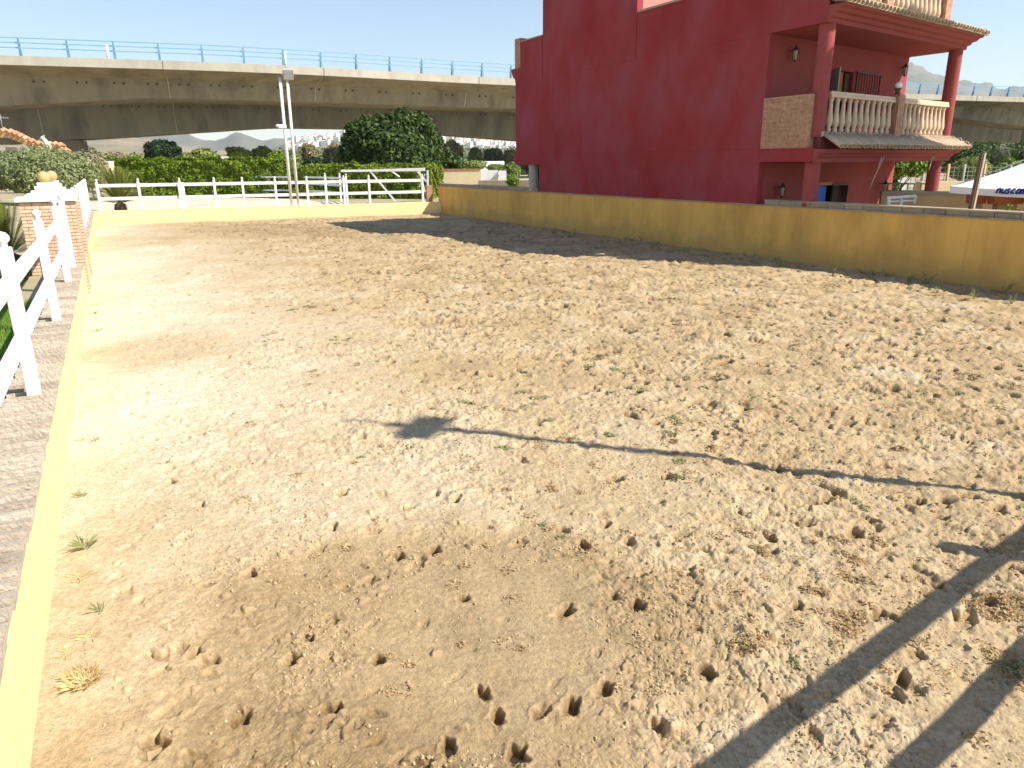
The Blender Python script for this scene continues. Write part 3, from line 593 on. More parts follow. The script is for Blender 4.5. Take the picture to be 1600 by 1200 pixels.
# barrel tile skirts
def tiles(name, zin, zout, off_in, off_out, b0=-.02):
    mb = MB(); n = 8; b = b0; L_ = HB + off_out * .55; step = .165
    def halfpipe(p0, p1, r_, up=1):
        a = Vector(p0); c = Vector(p1); d = (c - a).normalized(); x = d.cross(Vector((0, 0, 1))).normalized(); zz = x.cross(d)
        vs = []; 
        for p in (a, c):
            for rr in (r_, r_ - .018):
                vs += [p + x * (rr * math.cos(math.pi * k / n)) + zz * (up * rr * math.sin(math.pi * k / n)) for k in range(n + 1)]
        m_ = n + 1; fs = []
        for k in range(n):
            fs.append((k, k + 1, 2 * m_ + k + 1, 2 * m_ + k)); fs.append((m_ + k + 1, m_ + k, 3 * m_ + k, 3 * m_ + k + 1))
            fs.append((k + 1, k, m_ + k, m_ + k + 1)); fs.append((2 * m_ + k, 2 * m_ + k + 1, 3 * m_ + k + 1, 3 * m_ + k))
        mb.add(vs, fs, True)
    while b < L_:
        lim = min(off_out, 99)
        j = random.uniform(-.012, .012)
        mit = b - HB; oi = off_in if mit <= 0 else off_in + mit
        if oi < off_out - .05:
            zi = zin + (zout - zin) * (oi - off_in) / (off_out - off_in)
            halfpipe((*P(-oi, b), zi + .02), (*P(-off_out + j, b), zout + .02), .068, 1)
            halfpipe((*P(-oi, b + step / 2), zi + .03), (*P(-off_out + .04 + j, b + step / 2), zout + .03), .06, -1)
        b += step
    a = -off_out + .1
    while a < 1.4:
        mit = -a - .0; oi = off_in if mit <= 0 else off_in + max(0, mit - .1)
        if oi < off_out - .05:
            halfpipe((*P(a, HB + oi * .55), zin + .02 + (zout - zin) * (oi - off_in) / (off_out - off_in)), (*P(a, HB + off_out * .55), zout + .02), .085, 1)
            halfpipe((*P(a + .09, HB + oi * .55), zin + .03 + (zout - zin) * (oi - off_in) / (off_out - off_in)), (*P(a + .09, HB + off_out * .55), zout + .03), .075, -1)
        a += step
    return mb.build(name, M_rtile, house)
tiles('tile_skirt', 2.62, 2.38, .0, .46, .34)
tiles('tile_skirt', 5.16, 5.07, .02, .46, .02)
bd = MB(); hbox(bd, -.03, .22, .2, HB, 2.603, 2.70); hbox(bd, -.03, .3, .2, HB, 5.063, 5.22); bd.build('plinth', M_rtile, house)
# round columns
for a, b, z0, z1 in ((.14, .24, 2.6, 4.86), (.14, 6.42, 2.6, 4.86), (.14, .24, .35, 2.1), (.14, 6.2, .35, 2.1)):
    c = P(a, b); MB().tube([(*c, z0), (*c, z1)], .16, 28, False).build('column', M_red2, house)
c = P(11.8, .25); MB().tube([(*c, .35), (*c, 2.1)], .19, 20, False).build('column', M_concl, house)
# brick parapet panel at the side of the balcony
pn = MB(); hbox(pn, .16, 1.447, -.02, .2, 2.383, 3.44); pn.build('brick_parapet', M_brick2, house)
# balustrades
bp = [(.028, 0), (.045, .02), (.045, .06), (.028, .08), (.05, .13), (.062, .19), (.055, .27), (.042, .38), (.034, .5), (.03, .58), (.045, .62), (.045, .66)]
def balustrade(name, b0, b1, n, zb, a=.06, hh=.76):
    r_ = empty(name); r_.parent = house
    tr = MB(); hbox(tr, a - .09, a + .09, b0, b1, zb + .68, zb + .74); hbox(tr, a - .07, a + .07, b0 + .001, b1 - .001, zb + .741, zb + .80); tr.build('top_rail', M_bal, r_, .01)
    for k in range(n):
        c = P(a, b0 + (b1 - b0) * (k + .5) / n)
        MB().lathe((c[0], c[1], zb), [(x * 1.2, z * 1.035) for x, z in bp], 12).build('baluster', M_bal, r_)
balustrade('balustrade', .44, 3.28, 11, 2.70)
balustrade('balustrade', 3.60, 6.15, 11, 2.70)
balustrade('balustrade', .3, 2.15, 8, 5.22); balustrade('balustrade', 2.47, 5.0, 11, 5.22)
def pier(b, z0, z1, lamp=False, a=.06, w_=.15):
    o = MB(); hbox(o, a - w_, a + w_, b - .15, b + .15, z0, z1); o = o.build('pier', M_brick2, house, .006)
    if lamp:
        c = P(a, b)
        MB().lathe((c[0], c[1], z1), [(.10, 0), (.06, .04), (.05, .1), (.09, .14)], 14).build('lamp_neck', M_wood, o)
        ball((c[0], c[1], z1 + .2), .085).build('lamp_globe', mat('white_glass', (.85, .86, .88), .08, spec=.9), o)
pier(3.44, 2.60, 3.56, True); pier(2.31, 5.1, 6.25); pier(5.16, 5.1, 6.25)
o = MB(); hbox(o, 12.35, 12.72, -.01, .3, 5.2, 6.12); o.build('pier', M_brick2, house)
cpg = MB(); hbox(cpg, .02, 6.07, -.03, .25, 5.883, 5.93); cpg.build('coping', M_cope, house); cpg = MB(); hbox(cpg, 10.93, 12.3, -.03, .25, 5.983, 6.02); cpg.build('coping', M_cope, house)
# doors, grilles
def grille(name, a, b0, b1, z0, z1, n, m_=M_dark, da=0):
    mb = MB()
    for k in range(n + 1):
        c = P(a + da * k / n, b0 + (b1 - b0) * k / n); mb.tube([(*c, z0), (*c, z1)], .009 if k not in (0, n) else .018, 6)
    for z in (z0, z1, (z0 + z1) / 2): mb.bar((*P(a, b0), z), (*P(a + da, b1), z), .03, .03)
    return mb.build(name, m_, house)
grille('door_grille', 1.38, 3.76, 4.95, 2.68, 4.2, 9)
dr = MB(); dr.prism([P(1.45, 2.68), P(1.45, 2.72), P(1.05, 2.42), P(1.05, 2.38)], 2.62, 4.2); dr.build('open_door', M_grey, house)
do = MB(); hbox(do, 1.6, 1.64, 3.33, 3.46, 2.66, 4.2); do.build('door_edge', M_orange, house)
do = MB(); hbox(do, 1.72, 1.76, 2.77, 3.3, 2.66, 4.18); do.build('door', M_grey, house)
do = MB(); hbox(do, 1.55, 1.6, 3.5, 3.68, 2.66, 4.18); do.build('shutter', M_wood, house)
ln = MB(); hbox(ln, 1.40, 1.50, 2.3, 3.2, 1.523, 1.60); ln.build('lintel', M_orange, house)
cl = MB(); hbox(cl, 1.56, 1.60, 2.45, 3.2, .95, 1.5); cl.build('blue_cloth', M_bluecloth, house)
cl = MB(); hbox(cl, 1.54, 1.60, 2.45, 3.3, .35, .93); cl.build('door_panel', M_whites, house)
grille('window_grille', 1.42, 3.28, 4.02, .55, 1.52, 8)
do = MB(); hbox(do, 1.60, 1.65, 3.6, 4.03, .6, 1.5); do.build('shutter', M_wood, house)
# lanterns
def lantern(b, z):
    c = P(1.3, b); o = MB().bar((*P(1.45, b), z + .09), (*c, z + .10), .02, .025)
    o.lathe((*c, z), [(.075, .09), (.06, .12), (.025, .17), (.008, .2)], 6)
    o.lathe((*c, z), [(.035, -.12), (.045, -.10), (.012, -.14)], 6)
    for k in range(6):
        a = k * math.pi / 3; o.tube([(c[0] + .045 * math.cos(a), c[1] + .045 * math.sin(a), z - .10), (c[0] + .068 * math.cos(a), c[1] + .068 * math.sin(a), z + .09)], .006, 5)
    o = o.build('wall_lantern', M_dark, house)
    MB().lathe((*c, z), [(.036, -.10), (.058, .088)], 6).build('lantern_glass', M_glass, o)
for b, z in ((.83, 4.36), (6.1, 4.36), (.83, 1.44), (5.85, 1.40)): lantern(b, z)
for b, dz, sw in ((2.75, .60, -.18), (5.4, .28, -.04)):
    c = Vector((*P(-.12, b), 2.2)); mb = MB().tube([c, c + Vector((sw * .25, 0, -dz * .45)), c + Vector((sw * .75, 0, -dz * .9)), c + Vector((sw, 0, -dz * 1.2))], .012, 6)
    mb.tube([c + Vector((.06, 0, .02)), c + Vector((sw * .22, 0, -dz * .5))], .008, 6); mb.build('hanging_cord', M_rope, house)
# ---------------------------------------------------------------- foliage
def foliage(name, mat_, parent, blobs, n, size, rng=None, core=True, up=.25, box=None, flat=1.0, off=Vector((0, 0, 0))):
    rng = rng or RNG
    if box is None:
        B = np.array([[*b[0], *(b[1] if isinstance(b[1], (tuple, list)) else (b[1],) * 3)] for b in blobs], float)
        area = B[:, 3] * B[:, 4] + B[:, 3] * B[:, 5]; k = rng.choice(len(B), n, p=area / area.sum())
        d = rng.normal(size=(n, 3)); d /= np.linalg.norm(d, axis=1)[:, None]
        rad = 1 - .42 * rng.random(n) ** 1.6 + .08 * rng.random(n)
        bump_ = 1 + .13 * np.sin(d[:, 0] * 7 + k) * np.sin(d[:, 1] * 6 + 2 * k) * np.sin(d[:, 2] * 7 + k)
        C = B[k, :3] + d * B[k, 3:] * (rad * bump_)[:, None]; nrm = d
    else:
        (p0, p1, th_, z0, z1) = box; p0 = np.array(p0); p1 = np.array(p1); L_ = np.linalg.norm(p1 - p0); e = (p1 - p0) / L_; q = np.array([-e[1], e[0]]); H = z1 - z0
        w4 = np.array([L_ * H, L_ * H * .5, L_ * th_, th_ * H * 2]); k = rng.choice(4, n, p=w4 / w4.sum()); t = rng.random(n) * L_; hz = rng.random(n) * H; tq = (rng.random(n) - .5) * th_
        sd = np.where(rng.random(n) < .5, 0, L_)
        t = np.where(k == 3, sd, t); tq = np.where(k == 0, -th_ / 2, np.where(k == 1, th_ / 2, tq)); hz = np.where(k == 2, H, hz)
        nz = fbm(t * 1.0 + 50, hz + k * 9.0 + tq, .7, 3, 5) * .22 * min(1, th_)
        N_ = np.zeros((n, 3)); N_[:, :2] = np.where((k == 0)[:, None], -q, np.where((k == 1)[:, None], q, np.where((k == 3)[:, None], np.where((sd == 0)[:, None], -e, e), 0))); N_[:, 2] = (k == 2)
        C = np.zeros((n, 3)); C[:, :2] = p0 + t[:, None] * e + tq[:, None] * q; C[:, 2] = z0 + hz; C += N_ * (nz - .16 * rng.random(n) ** 2 + .05)[:, None]; nrm = N_
    v = rng.normal(size=(n, 3)) * .75 + nrm + np.array([0, 0, up]); v /= np.linalg.norm(v, axis=1)[:, None]
    a = np.cross(v, rng.normal(size=(n, 3))); a /= np.linalg.norm(a, axis=1)[:, None]; b = np.cross(v, a)
    s_ = size * rng.uniform(.55, 1.25, n)[:, None]
    V = np.stack([C - a * s_, C + b * s_ * .45 * flat, C + a * s_, C - b * s_ * .45 * flat], 1).reshape(-1, 3) - np.array(off)
    F = np.arange(4 * n).reshape(n, 4)
    o = npmesh(name, V, F, mat_, parent)
    return o
def core_mesh(blobs, mat_, parent, k=.82, off=Vector((0, 0, 0)), name='inner_twigs'):
    mb = MB()
    for b in blobs:
        r_ = b[1] if isinstance(b[1], (tuple, list)) else (b[1],) * 3; n = 12; vs = []; fs = []
        for i in range(7):
            for j in range(n):
                ph = math.pi * (i + .5) / 7; t_ = 2 * math.pi * j / n; jj = k * random.uniform(.82, 1.05)
                vs.append((b[0][0] - off[0] + r_[0] * jj * math.sin(ph) * math.cos(t_), b[0][1] - off[1] + r_[1] * jj * math.sin(ph) * math.sin(t_), b[0][2] - off[2] + r_[2] * jj * math.cos(ph)))
        for i in range(6):
            for j in range(n): fs.append((i * n + j, i * n + (j + 1) % n, (i + 1) * n + (j + 1) % n, (i + 1) * n + j))
        fs.append(tuple(range(n))); mb.add(vs, fs)
    return mb.build(name, mat_, parent)
M_core = {id(k): k for k in ()}
def plant(name, label, cat, base, blobs, n, size, mt, trunk=None, group=None, corek=.8, flat=1.0):
    base = Vector(base); root = empty(name, base, label=label, cat=cat, group=group)
    foliage('crown' if trunk else 'foliage', mt, root, blobs, n, size, off=base, flat=flat)
    if corek: core_mesh(blobs, mt, root, corek, base)
    if trunk:
        h_, r_ = trunk; tp = Vector((blobs[0][0][0], blobs[0][0][1], base.z + h_)) - base
        mb = MB().tube([(0, 0, -.1), (tp.x * .4 + .05, tp.y * .4, h_ * .5), tp], [r_, r_ * .75, r_ * .5], 8)
        for b in blobs[:5]:
            mb.tube([(tp.x * .3, tp.y * .3, h_ * .45), Vector(b[0]) - base], [r_ * .45, r_ * .15], 6)
        mb.build('trunk', M_trunk, root)
    return root
def crown_blobs(c, rx, ry, rz, n, rng, k=.5):
    out = [((c[0], c[1], c[2]), (rx * .72, ry * .72, rz * .72))]
    for _ in range(n):
        d = rng.normal(size=3); d /= np.linalg.norm(d); q = rng.uniform(.45, .72)
        s_ = rng.uniform(.28, .5) * k * 2
        out.append(((c[0] + d[0] * rx * q, c[1] + d[1] * ry * q, c[2] + d[2] * rz * q), (rx * s_ * .75, ry * s_ * .75, rz * s_ * .75)))
    return out
def tree(name, label, x, ytop, ybot, wpx, Y, mt, n=2500, size=.2, group=None, trunk=True, nb=11, sq=1.0, corek=.45, depth=1.0):
    top = at(x, ytop, Y); bot = at(x, ybot, Y); k_ = Y / 1194.0; rx = wpx * k_ / 2; zc = (top.z + bot.z) / 2; rz = max((top.z - bot.z) / 2, .3)
    rng = np.random.default_rng(abs(hash((round(x), round(Y)))) % 9999)
    bl = crown_blobs((top.x, Y, zc), rx, rx * depth, rz, nb, rng)
    return plant(name, label, 'tree' if trunk else 'shrub', (top.x, Y, GZ), bl, n, size, mt, (max(zc - GZ, .5), max(.08, rx * .07)) if trunk else None, group, corek)

hedgeA = empty('hedge', at(310, 290, 43), label='long bright green clipped hedge on the left beyond the pen', cat='hedge'); hedgeA.location.z = GZ
o0 = Vector(hedgeA.location); a_ = at(172, 270, 43.2); b_ = at(450, 270, 43.2)
foliage('foliage', M_lf_hedge, hedgeA, None, 26000, .085, box=((a_.x, a_.y), (b_.x, b_.y), 1.5, GZ, 2.36), off=o0, flat=1.6)
MB().prism([(x - o0.x, y - o0.y) for x, y in ((a_.x + .2, a_.y - .55), (b_.x - .2, b_.y - .55), (b_.x - .2, b_.y + .5), (a_.x + .2, a_.y + .5))], 0, 1.85).build('inner_twigs', M_lf_hedge, hedgeA)
hedgeB = empty('hedge', at(580, 290, 42), label='yellow-topped hedge behind the metal frame, right of the poles', cat='hedge'); hedgeB.location.z = GZ
o0 = Vector(hedgeB.location); a_ = at(470, 270, 42); b_ = at(682, 270, 40.5)
foliage('foliage', M_lf_yhedge, hedgeB, None, 22000, .08, box=((a_.x, a_.y), (b_.x, b_.y), 2.4, GZ, 1.92), off=o0, flat=1.6)
MB().prism([(x - o0.x, y - o0.y) for x, y in ((a_.x + .2, a_.y - 1.0), (b_.x - .2, b_.y - 1.0), (b_.x - .2, b_.y + .9), (a_.x + .2, a_.y + .9))], 0, 1.4).build('inner_twigs', M_lf_yhedge, hedgeB)
# big ficus behind hedge B
bl = [(tuple(at(x, y, Y)), r_) for x, y, Y, r_ in ((592, 230, 47, 1.6), (630, 217, 48, 1.65), (568, 236, 47, 1.2), (658, 236, 47.5, 1.35), (615, 245, 46, 1.5), (575, 212, 48, 1.1), (600, 204, 47.5, .9), (652, 205, 48, 1.1), (560, 205, 47, .55), (655, 190, 47.5, .35), (592, 188, 47.5, .4),
      (692, 250, 49, .75), (712, 257, 49, .5), (640, 250, 46, 1.6), (548, 200, 47, .35), (625, 194, 48, .5), (608, 187, 47.5, .3), (640, 190, 47, .3), (571, 195, 47, .35), (668, 203, 47, .4), (681, 222, 47.5, .5), (545, 220, 47, .5), (540, 240, 47, .5))]
plant('broad_tree', 'large dark green bushy tree in front of the viaduct', 'tree', (*at(610, 262, 47)[:2], GZ), bl, 30000, .15, M_lf_dark, (2.2, .3), corek=.7, flat=1.3)
# unseen tree, assumed and added out of view to shade the front of the house
rngT = np.random.default_rng(8); bl = crown_blobs((15.05, 14.65, 8.9), 3.0, 3.0, 3.0, 10, rngT, .55)
plant('added_shade_tree', 'unseen leafy tree added right of the red house to shade its balconies', 'tree', (16.2, 15.2, GZ), bl, 16000, .16, M_lf_dark, (8.0, .28), corek=.9)
# olive shrub
bl = [(tuple(at(x, y, Y)), (r_ * 1.15, r_, r_ * .8)) for x, y, Y, r_ in ((30, 268, 37, 1.15), (72, 264, 37, 1.25), (112, 270, 37, 1.0), (0, 270, 38, 1.0), (52, 252, 37.5, .85), (90, 254, 37.5, .8), (15, 254, 38, .7), (135, 276, 37, .65), (60, 278, 36.5, 1.1), (100, 280, 36.5, .9), (-35, 266, 38, 1.2))]
plant('olive_shrub', 'wide grey-green rounded shrub behind the brick pillars', 'shrub', (*at(70, 290, 37)[:2], GZ), bl, 22000, .10, M_lf_olive, corek=.86)
bl = [(tuple(at(x, y, 41)), r_) for x, y, r_ in ((140, 255, .7), (148, 270, .7), (132, 262, .7))]
plant('brown_shrub', 'small brownish green shrub at the hedge gap, beside the olive shrub', 'shrub', (*at(142, 290, 41)[:2], GZ), bl, 2500, .1, M_lf_brown)
# trees on the plain
G2 = 'trees on the plain beyond the hedges'
spec = [('bushy_tree', 'very dark shrubby tree with a pale tip above the left hedge', 250, 214, 254, 66, 62, M_lf_vdark, 5000, .2),
        ('bushy_tree', 'small round light green tree left of the two hedge-top houses', 316, 231, 254, 38, 66, M_lf_mid, 2500, .2),
        ('bushy_tree', 'feathery green tree above the middle of the left hedge', 372, 227, 254, 44, 74, M_lf_mid, 2500, .22),
        ('bushy_tree', 'yellowish green tree above the right part of the left hedge', 408, 228, 256, 40, 78, M_lf_mid, 2500, .22),
        ('bushy_tree', 'low green tree just left of the white poles', 432, 234, 258, 34, 70, M_lf_hedge, 2200, .2),
        ('bushy_tree', 'dark low bush just right of the white poles', 487, 244, 265, 30, 60, M_lf_vdark, 2200, .18),
        ('bushy_tree', 'dark low bush left of the large dark tree', 515, 245, 265, 26, 60, M_lf_vdark, 2000, .18),
        ('bushy_tree', 'pale feathery tree behind the poles', 481, 222, 256, 30, 90, M_lf_brown, 2500, .24),
        ('bushy_tree', 'dry olive-brown tree left of the large dark tree', 520, 226, 262, 44, 88, M_lf_brown, 3000, .26),
        ('bushy_tree', 'tall greyish tree right of the large dark tree', 706, 216, 258, 42, 92, M_lf_brown, 3500, .26),
        ('bushy_tree', 'slim grey-green tree in the gap left of the house', 742, 226, 262, 26, 90, M_lf_euc, 2600, .24),
        ('bushy_tree', 'blue-green tree nearest the left edge of the house', 772, 228, 260, 38, 96, M_lf_euc, 3200, .26),
        ('bushy_tree', 'dry brown tree partly hidden by the red house', 798, 230, 262, 30, 92, M_lf_brown, 2600, .26),
        ('bushy_tree', 'green shrub above the beige wall left of the house', 742, 250, 266, 44, 60, M_lf_mid, 2500, .18),
        ('bushy_tree', 'low green shrub below the white greenhouse roof', 776, 256, 268, 40, 58, M_lf_mid, 2200, .16),
        ('bushy_tree', 'green shrub under the far end of the house', 800, 252, 288, 34, 47, M_lf_mid, 2500, .13),
        ('bushy_tree', 'bright yellow-green bush beside the white column', 802, 276, 292, 26, 36, M_lf_vine, 1600, .09),
        ('bushy_tree', 'green bush between the white column and the red wall', 838, 258, 290, 30, 48, M_lf_mid, 2200, .13),
        ('bushy_tree', 'small grey-green tree at the foot of the brown hill', 140, 228, 250, 22, 110, M_lf_euc, 1800, .26),
        ('bushy_tree', 'low olive tree left of the very dark shrub', 185, 238, 252, 40, 105, M_lf_brown, 1800, .26),
        ('bushy_tree', 'green tree at the left picture edge behind the olive shrub', 8, 236, 262, 46, 60, M_lf_mid, 2500, .2),
        ('bushy_tree', 'large green tree right of the house under the viaduct', 1520, 240, 285, 70, 46, M_lf_mid, 5000, .16),
        ('bushy_tree', 'bright green tree at the right picture edge', 1582, 246, 290, 60, 40, M_lf_hedge, 5000, .14),
        ('bushy_tree', 'dark green tree seen between the columns of the house', 1512, 228, 262, 60, 62, M_lf_dark, 3500, .2),
        ('bushy_tree', 'dark green tree right behind the white parasol', 1590, 230, 262, 70, 64, M_lf_dark, 3500, .2),
        ('bushy_tree', 'blue-green upright tree under the right part of the viaduct', 1568, 226, 256, 26, 58, M_lf_euc, 2200, .18)]
for t_ in spec: tree(*t_[:8], n=t_[8], size=t_[9], group=G2)
# distant tree belts that read as one mass
def belt(x0, x1, ys, Y, mt, n, size, label, th=10):
    bl = []; x = x0
    while x < x1:
        yy = ys + random.uniform(-3, 2); c = at(x, yy, Y + random.uniform(-th, th)); rz = max((c.z - GZ) / 2, .8)
        bl.append(((c.x, c.y, GZ + rz), (random.uniform(2, 4), random.uniform(2, 3.5), rz))); x += random.uniform(5, 12)
    base = Vector((bl[0][0][0], Y, GZ))
    o = foliage('tree_belt', mt, None, bl, n, size); 
    tag(o, label, 'tree belt', kind='stuff')
belt(110, 560, 240, 125, M_lf_mid, 16000, .42, 'far belt of mixed green trees under the viaduct on the left')
belt(430, 560, 231, 150, M_lf_euc, 7000, .42, 'far belt of grey-green trees below the white village')
belt(670, 900, 232, 130, M_lf_euc, 9000, .42, 'far belt of trees between the dark tree and the house')
belt(1370, 1760, 224, 100, M_lf_dark, 14000, .36, 'dark wooded slope under the viaduct right of the house')
belt(-120, 110, 240, 120, M_lf_mid, 6000, .42, 'far belt of trees at the left picture edge')

# cycads
def cycad(base, size, label, n=46, seed=1):
    rng = random.Random(seed); root = empty('cycad', base, label=label, cat='cycad', group='cycads')
    MB().lathe((0, 0, 0), [(.12 * size, 0), (.15 * size, .08 * size), (.13 * size, .2 * size), (.02, .26 * size)], 12).build('stump', M_trunk, root)
    V = []; F = []
    for k in range(n):
        az = 6.283 * (k * .618 % 1) + rng.uniform(-.1, .1); el = R(rng.uniform(20, 84)); L_ = size * rng.uniform(.8, 1.0); p = Vector((0, 0, .2 * size)); d = Vector((math.cos(az) * math.cos(el), math.sin(az) * math.cos(el), math.sin(el))); q = []
        for i in range(15):
            q.append((p.copy(), d.copy())); p += d * (L_ / 14); d = (d + Vector((0, 0, -.018 - .022 * math.cos(el)))).normalized()
        sd = Vector((-math.sin(az), math.cos(az), 0))
        for i in range(2, 14):
            for s_ in (-1, 1):
                for h_ in (0, .5):
                    p0 = q[i][0] + (q[i + 1][0] - q[i][0]) * h_; dd = q[i][1]; w_ = L_ * .10 * math.sin(math.pi * (i + h_) / 15) ** .5
                    nn_ = dd.cross(sd).normalized(); tip = p0 + sd * s_ * w_ * .8 + dd * w_ * 1.1 + nn_ * w_ * (-.35); e = dd * (L_ * .011)
                    n0 = len(V); V += [p0 - e, p0 + e, tip]; F.append((n0, n0 + 1, n0 + 2))
        for i in range(14):
            e = sd * .006 * size; n0 = len(V); V += [q[i][0] - e, q[i][0] + e, q[i + 1][0] + e * .8, q[i + 1][0] - e * .8]; F += [(n0, n0 + 1, n0 + 2), (n0, n0 + 2, n0 + 3)]
    npmesh('fronds', np.array([tuple(v) for v in V]), np.array(F), M_cyc, root)
cycad((*at(188, 320, 30.2)[:2], GZ), 1.6, 'spiky cycad behind the far left corner of the arena', 110, 3)
cycad((*at(14, 388, 13.2)[:2], GZ + .05), 1.15, 'cycad with upright fronds left of the brick pillar', 40, 5)
# ---------------------------------------------------------------- left garden
o = MB().prism([LP(.36, 3.5), LP(3.4, 3.5), LP(3.4, 9.2), LP(.36, 9.2)], GZ - .05, GZ + .01).build('lawn_ground', mat('lawn', (.10, .20, .03), .9, (.16, .24, .05), 6, .8, 60)); tag(o, kind='structure')
mb = MB()
for i in range(20):
    for j in range(3): 
        mb.prism([LP(.8 + i * .22, 9.9 + j * .22 + .0), LP(.8 + i * .22 + .21, 9.9 + j * .22), LP(.8 + i * .22 + .21, 10.11 + j * .22), LP(.8 + i * .22, 10.11 + j * .22)], GZ - .02, GZ + .02 + random.uniform(0, .004))
o = mb.build('garden_path', M_pave); tag(o, kind='structure')
def grass(name, label, area, n, h_, mt, kind=None, cat='grass'):
    rng = np.random.default_rng(17 + n); l = rng.uniform(area[0], area[1], n); s_ = rng.uniform(area[2], area[3], n); base = np.array([LP(a, b) for a, b in zip(l, s_)])
    az = rng.uniform(0, 6.28, n); L_ = h_ * rng.uniform(.5, 1.2, n); w_ = .006; dx, dy = np.cos(az), np.sin(az); ln_ = rng.uniform(.1, .6, n) * L_
    V = np.zeros((n, 3, 3)); V[:, :, 0] = base[:, 0:1]; V[:, :, 1] = base[:, 1:2]; V[:, :, 2] = GZ + .008
    V[:, 0, 0] -= dy * w_; V[:, 0, 1] += dx * w_; V[:, 1, 0] += dy * w_; V[:, 1, 1] -= dx * w_; V[:, 2, 0] += dx * ln_; V[:, 2, 1] += dy * ln_; V[:, 2, 2] += L_
    o = npmesh(name, V.reshape(-1, 3), np.arange(3 * n).reshape(n, 3), mt); tag(o, label, cat, kind='stuff')
grass('lawn_grass', 'short green lawn grass behind the left fence', (.38, 3.4, 3.5, 9.2), 26000, .06, M_lf_vine)
grass('lawn_grass', 'green ground cover at the foot of the brick pillar', (.85, 2.6, 10.7, 12.9), 9000, .10, M_lf_hedge)
bl = [((*LP(1.15, 9.2), GZ + .15), .22), ((*LP(1.4, 9.5), GZ + .12), .2), ((*LP(1.0, 8.8), GZ + .1), .16)]
plant('low_shrub', 'low leafy green plant beside the garden path', 'shrub', (*LP(1.2, 9.2), GZ), bl, 900, .035, M_lf_mid)
bl = [((*LP(1.3, 11.2), GZ + .2), .25), ((*LP(1.75, 11.5), GZ + .16), .22), ((*LP(1.0, 11.6), GZ + .14), .2)]
plant('low_shrub', 'low dark leafy plant in front of the cycad', 'shrub', (*LP(1.3, 11.3), GZ), bl, 1000, .04, M_lf_dark)
gw = empty('garden_wall', (*LP(3.6, 17.5), GZ), label='low cream wall with a dark top left of the pillars', cat='wall')
part(MB().prism([LP(1.9, 17.5), LP(6.5, 17.5), LP(6.5, 17.8), LP(1.9, 17.8)], GZ, GZ + .36).build('wall_body', M_whites), gw)
part(MB().prism([LP(1.85, 17.45), LP(6.6, 17.45), LP(6.6, 18.3), LP(1.85, 18.3)], GZ + .363, GZ + .42).build('dark_top', M_navy), gw)  # dark navy strip laid along the wall top
part(MB().prism([LP(1.9, 18.0), LP(6.5, 18.0), LP(6.5, 18.25), LP(1.9, 18.25)], GZ, GZ + .36).build('rear_board', M_navy), gw)
bl = [((*LP(.9, 29.6), GZ + .1), .2), ((*LP(.6, 30.0), GZ + .1), .18)]
plant('low_shrub', 'tiny green plant at the far left corner of the arena', 'shrub', (*LP(.7, 29.8), GZ), bl, 500, .05, M_lf_vine)

# shelter frame in front of hedge B
fr = empty('metal_frame', (*at(600, 315, 35.5)[:2], GZ), label='white tubular awning frame standing before the yellow-topped hedge', cat='frame')
of = Vector(fr.location); q = lambda x, y, Y: at(x, y, Y) - of
for nm, a, b, w_ in (('top_bar', (533, 267, 35.5), (664, 265.5, 35.5), .10), ('top_bar', (600, 265, 37), (664, 263, 37), .06), ('post', (668, 266, 35.5), (669, 316, 35.5), .08), ('post', (655, 266, 36.6), (664, 300, 36.6), .06),
                     ('brace', (578, 267, 35.5), (618, 315, 35.5), .07), ('brace', (650, 266, 35.5), (668, 285, 35.5), .07), ('brace', (612, 268, 35.5), (624, 276, 36.5), .05), ('brace', (664, 272, 35.5), (655, 292, 36.6), .05)):
    MB().bar(q(*a), q(*b), w_, w_).build(nm, M_white, fr)
# beige walls beyond
def wallp(name, label, xa, xb, ytop, Ya, Yb, mt, t=.25, cap=None, cat='wall'):
    a = at(xa, ytop, Ya); b = at(xb, ytop, Yb); root = empty(name, (a.x, a.y, GZ), label=label, cat=cat)
    d = Vector((b.x - a.x, b.y - a.y, 0)).normalized(); n = Vector((-d.y, d.x, 0)) * t
    H = a.z - GZ
    MB().prism([(0, 0), (b.x - a.x, b.y - a.y), (b.x - a.x + n.x, b.y - a.y + n.y), (n.x, n.y)], 0, H).build('wall_body', mt, root)
    if cap:
        e = Vector((-d.y, d.x, 0)) * .04
        MB().prism([(-e.x, -e.y), (b.x - a.x - e.x, b.y - a.y - e.y), (b.x - a.x + n.x + e.x, b.y - a.y + n.y + e.y), (n.x + e.x, n.y + e.y)], H + .002, H + .07).build('coping', cap, root)
    return root
M_beige = mat('beige_render', (.74, .62, .38), .9, (.68, .55, .33), 1, .2, 20)
M_peach = mat('peach_render', (.66, .42, .20), .9, (.55, .33, .15), 1.2, .3, 14)
wallp('boundary_wall', 'pale yellow wall with orange coping right of the hedge', 684, 751, 266, 44, 44, M_beige, cap=M_terra)
wallp('boundary_wall', 'white wall section next to the pale yellow wall', 752, 778, 266, 44.1, 44.1, M_whites)
wallp('boundary_wall', 'short white wall end with a step, left of the house', 779, 791, 267, 43.6, 43.6, M_whites, .8)
wallp('stone_kerb', 'low brown stone block wall behind the arena corner', 747, 845, 282, 37, 36.5, M_cope, .5)
wallp('gate_pillar', 'sunlit cream gate pillar at the gap in the hedges', 153, 170, 254, 41.5, 41.5, M_beige, .5, M_whites, 'pillar')
wallp('boundary_wall', 'peach wall seen between the hedges behind the poles', 444, 474, 263, 46, 46, M_peach, cap=M_terra)
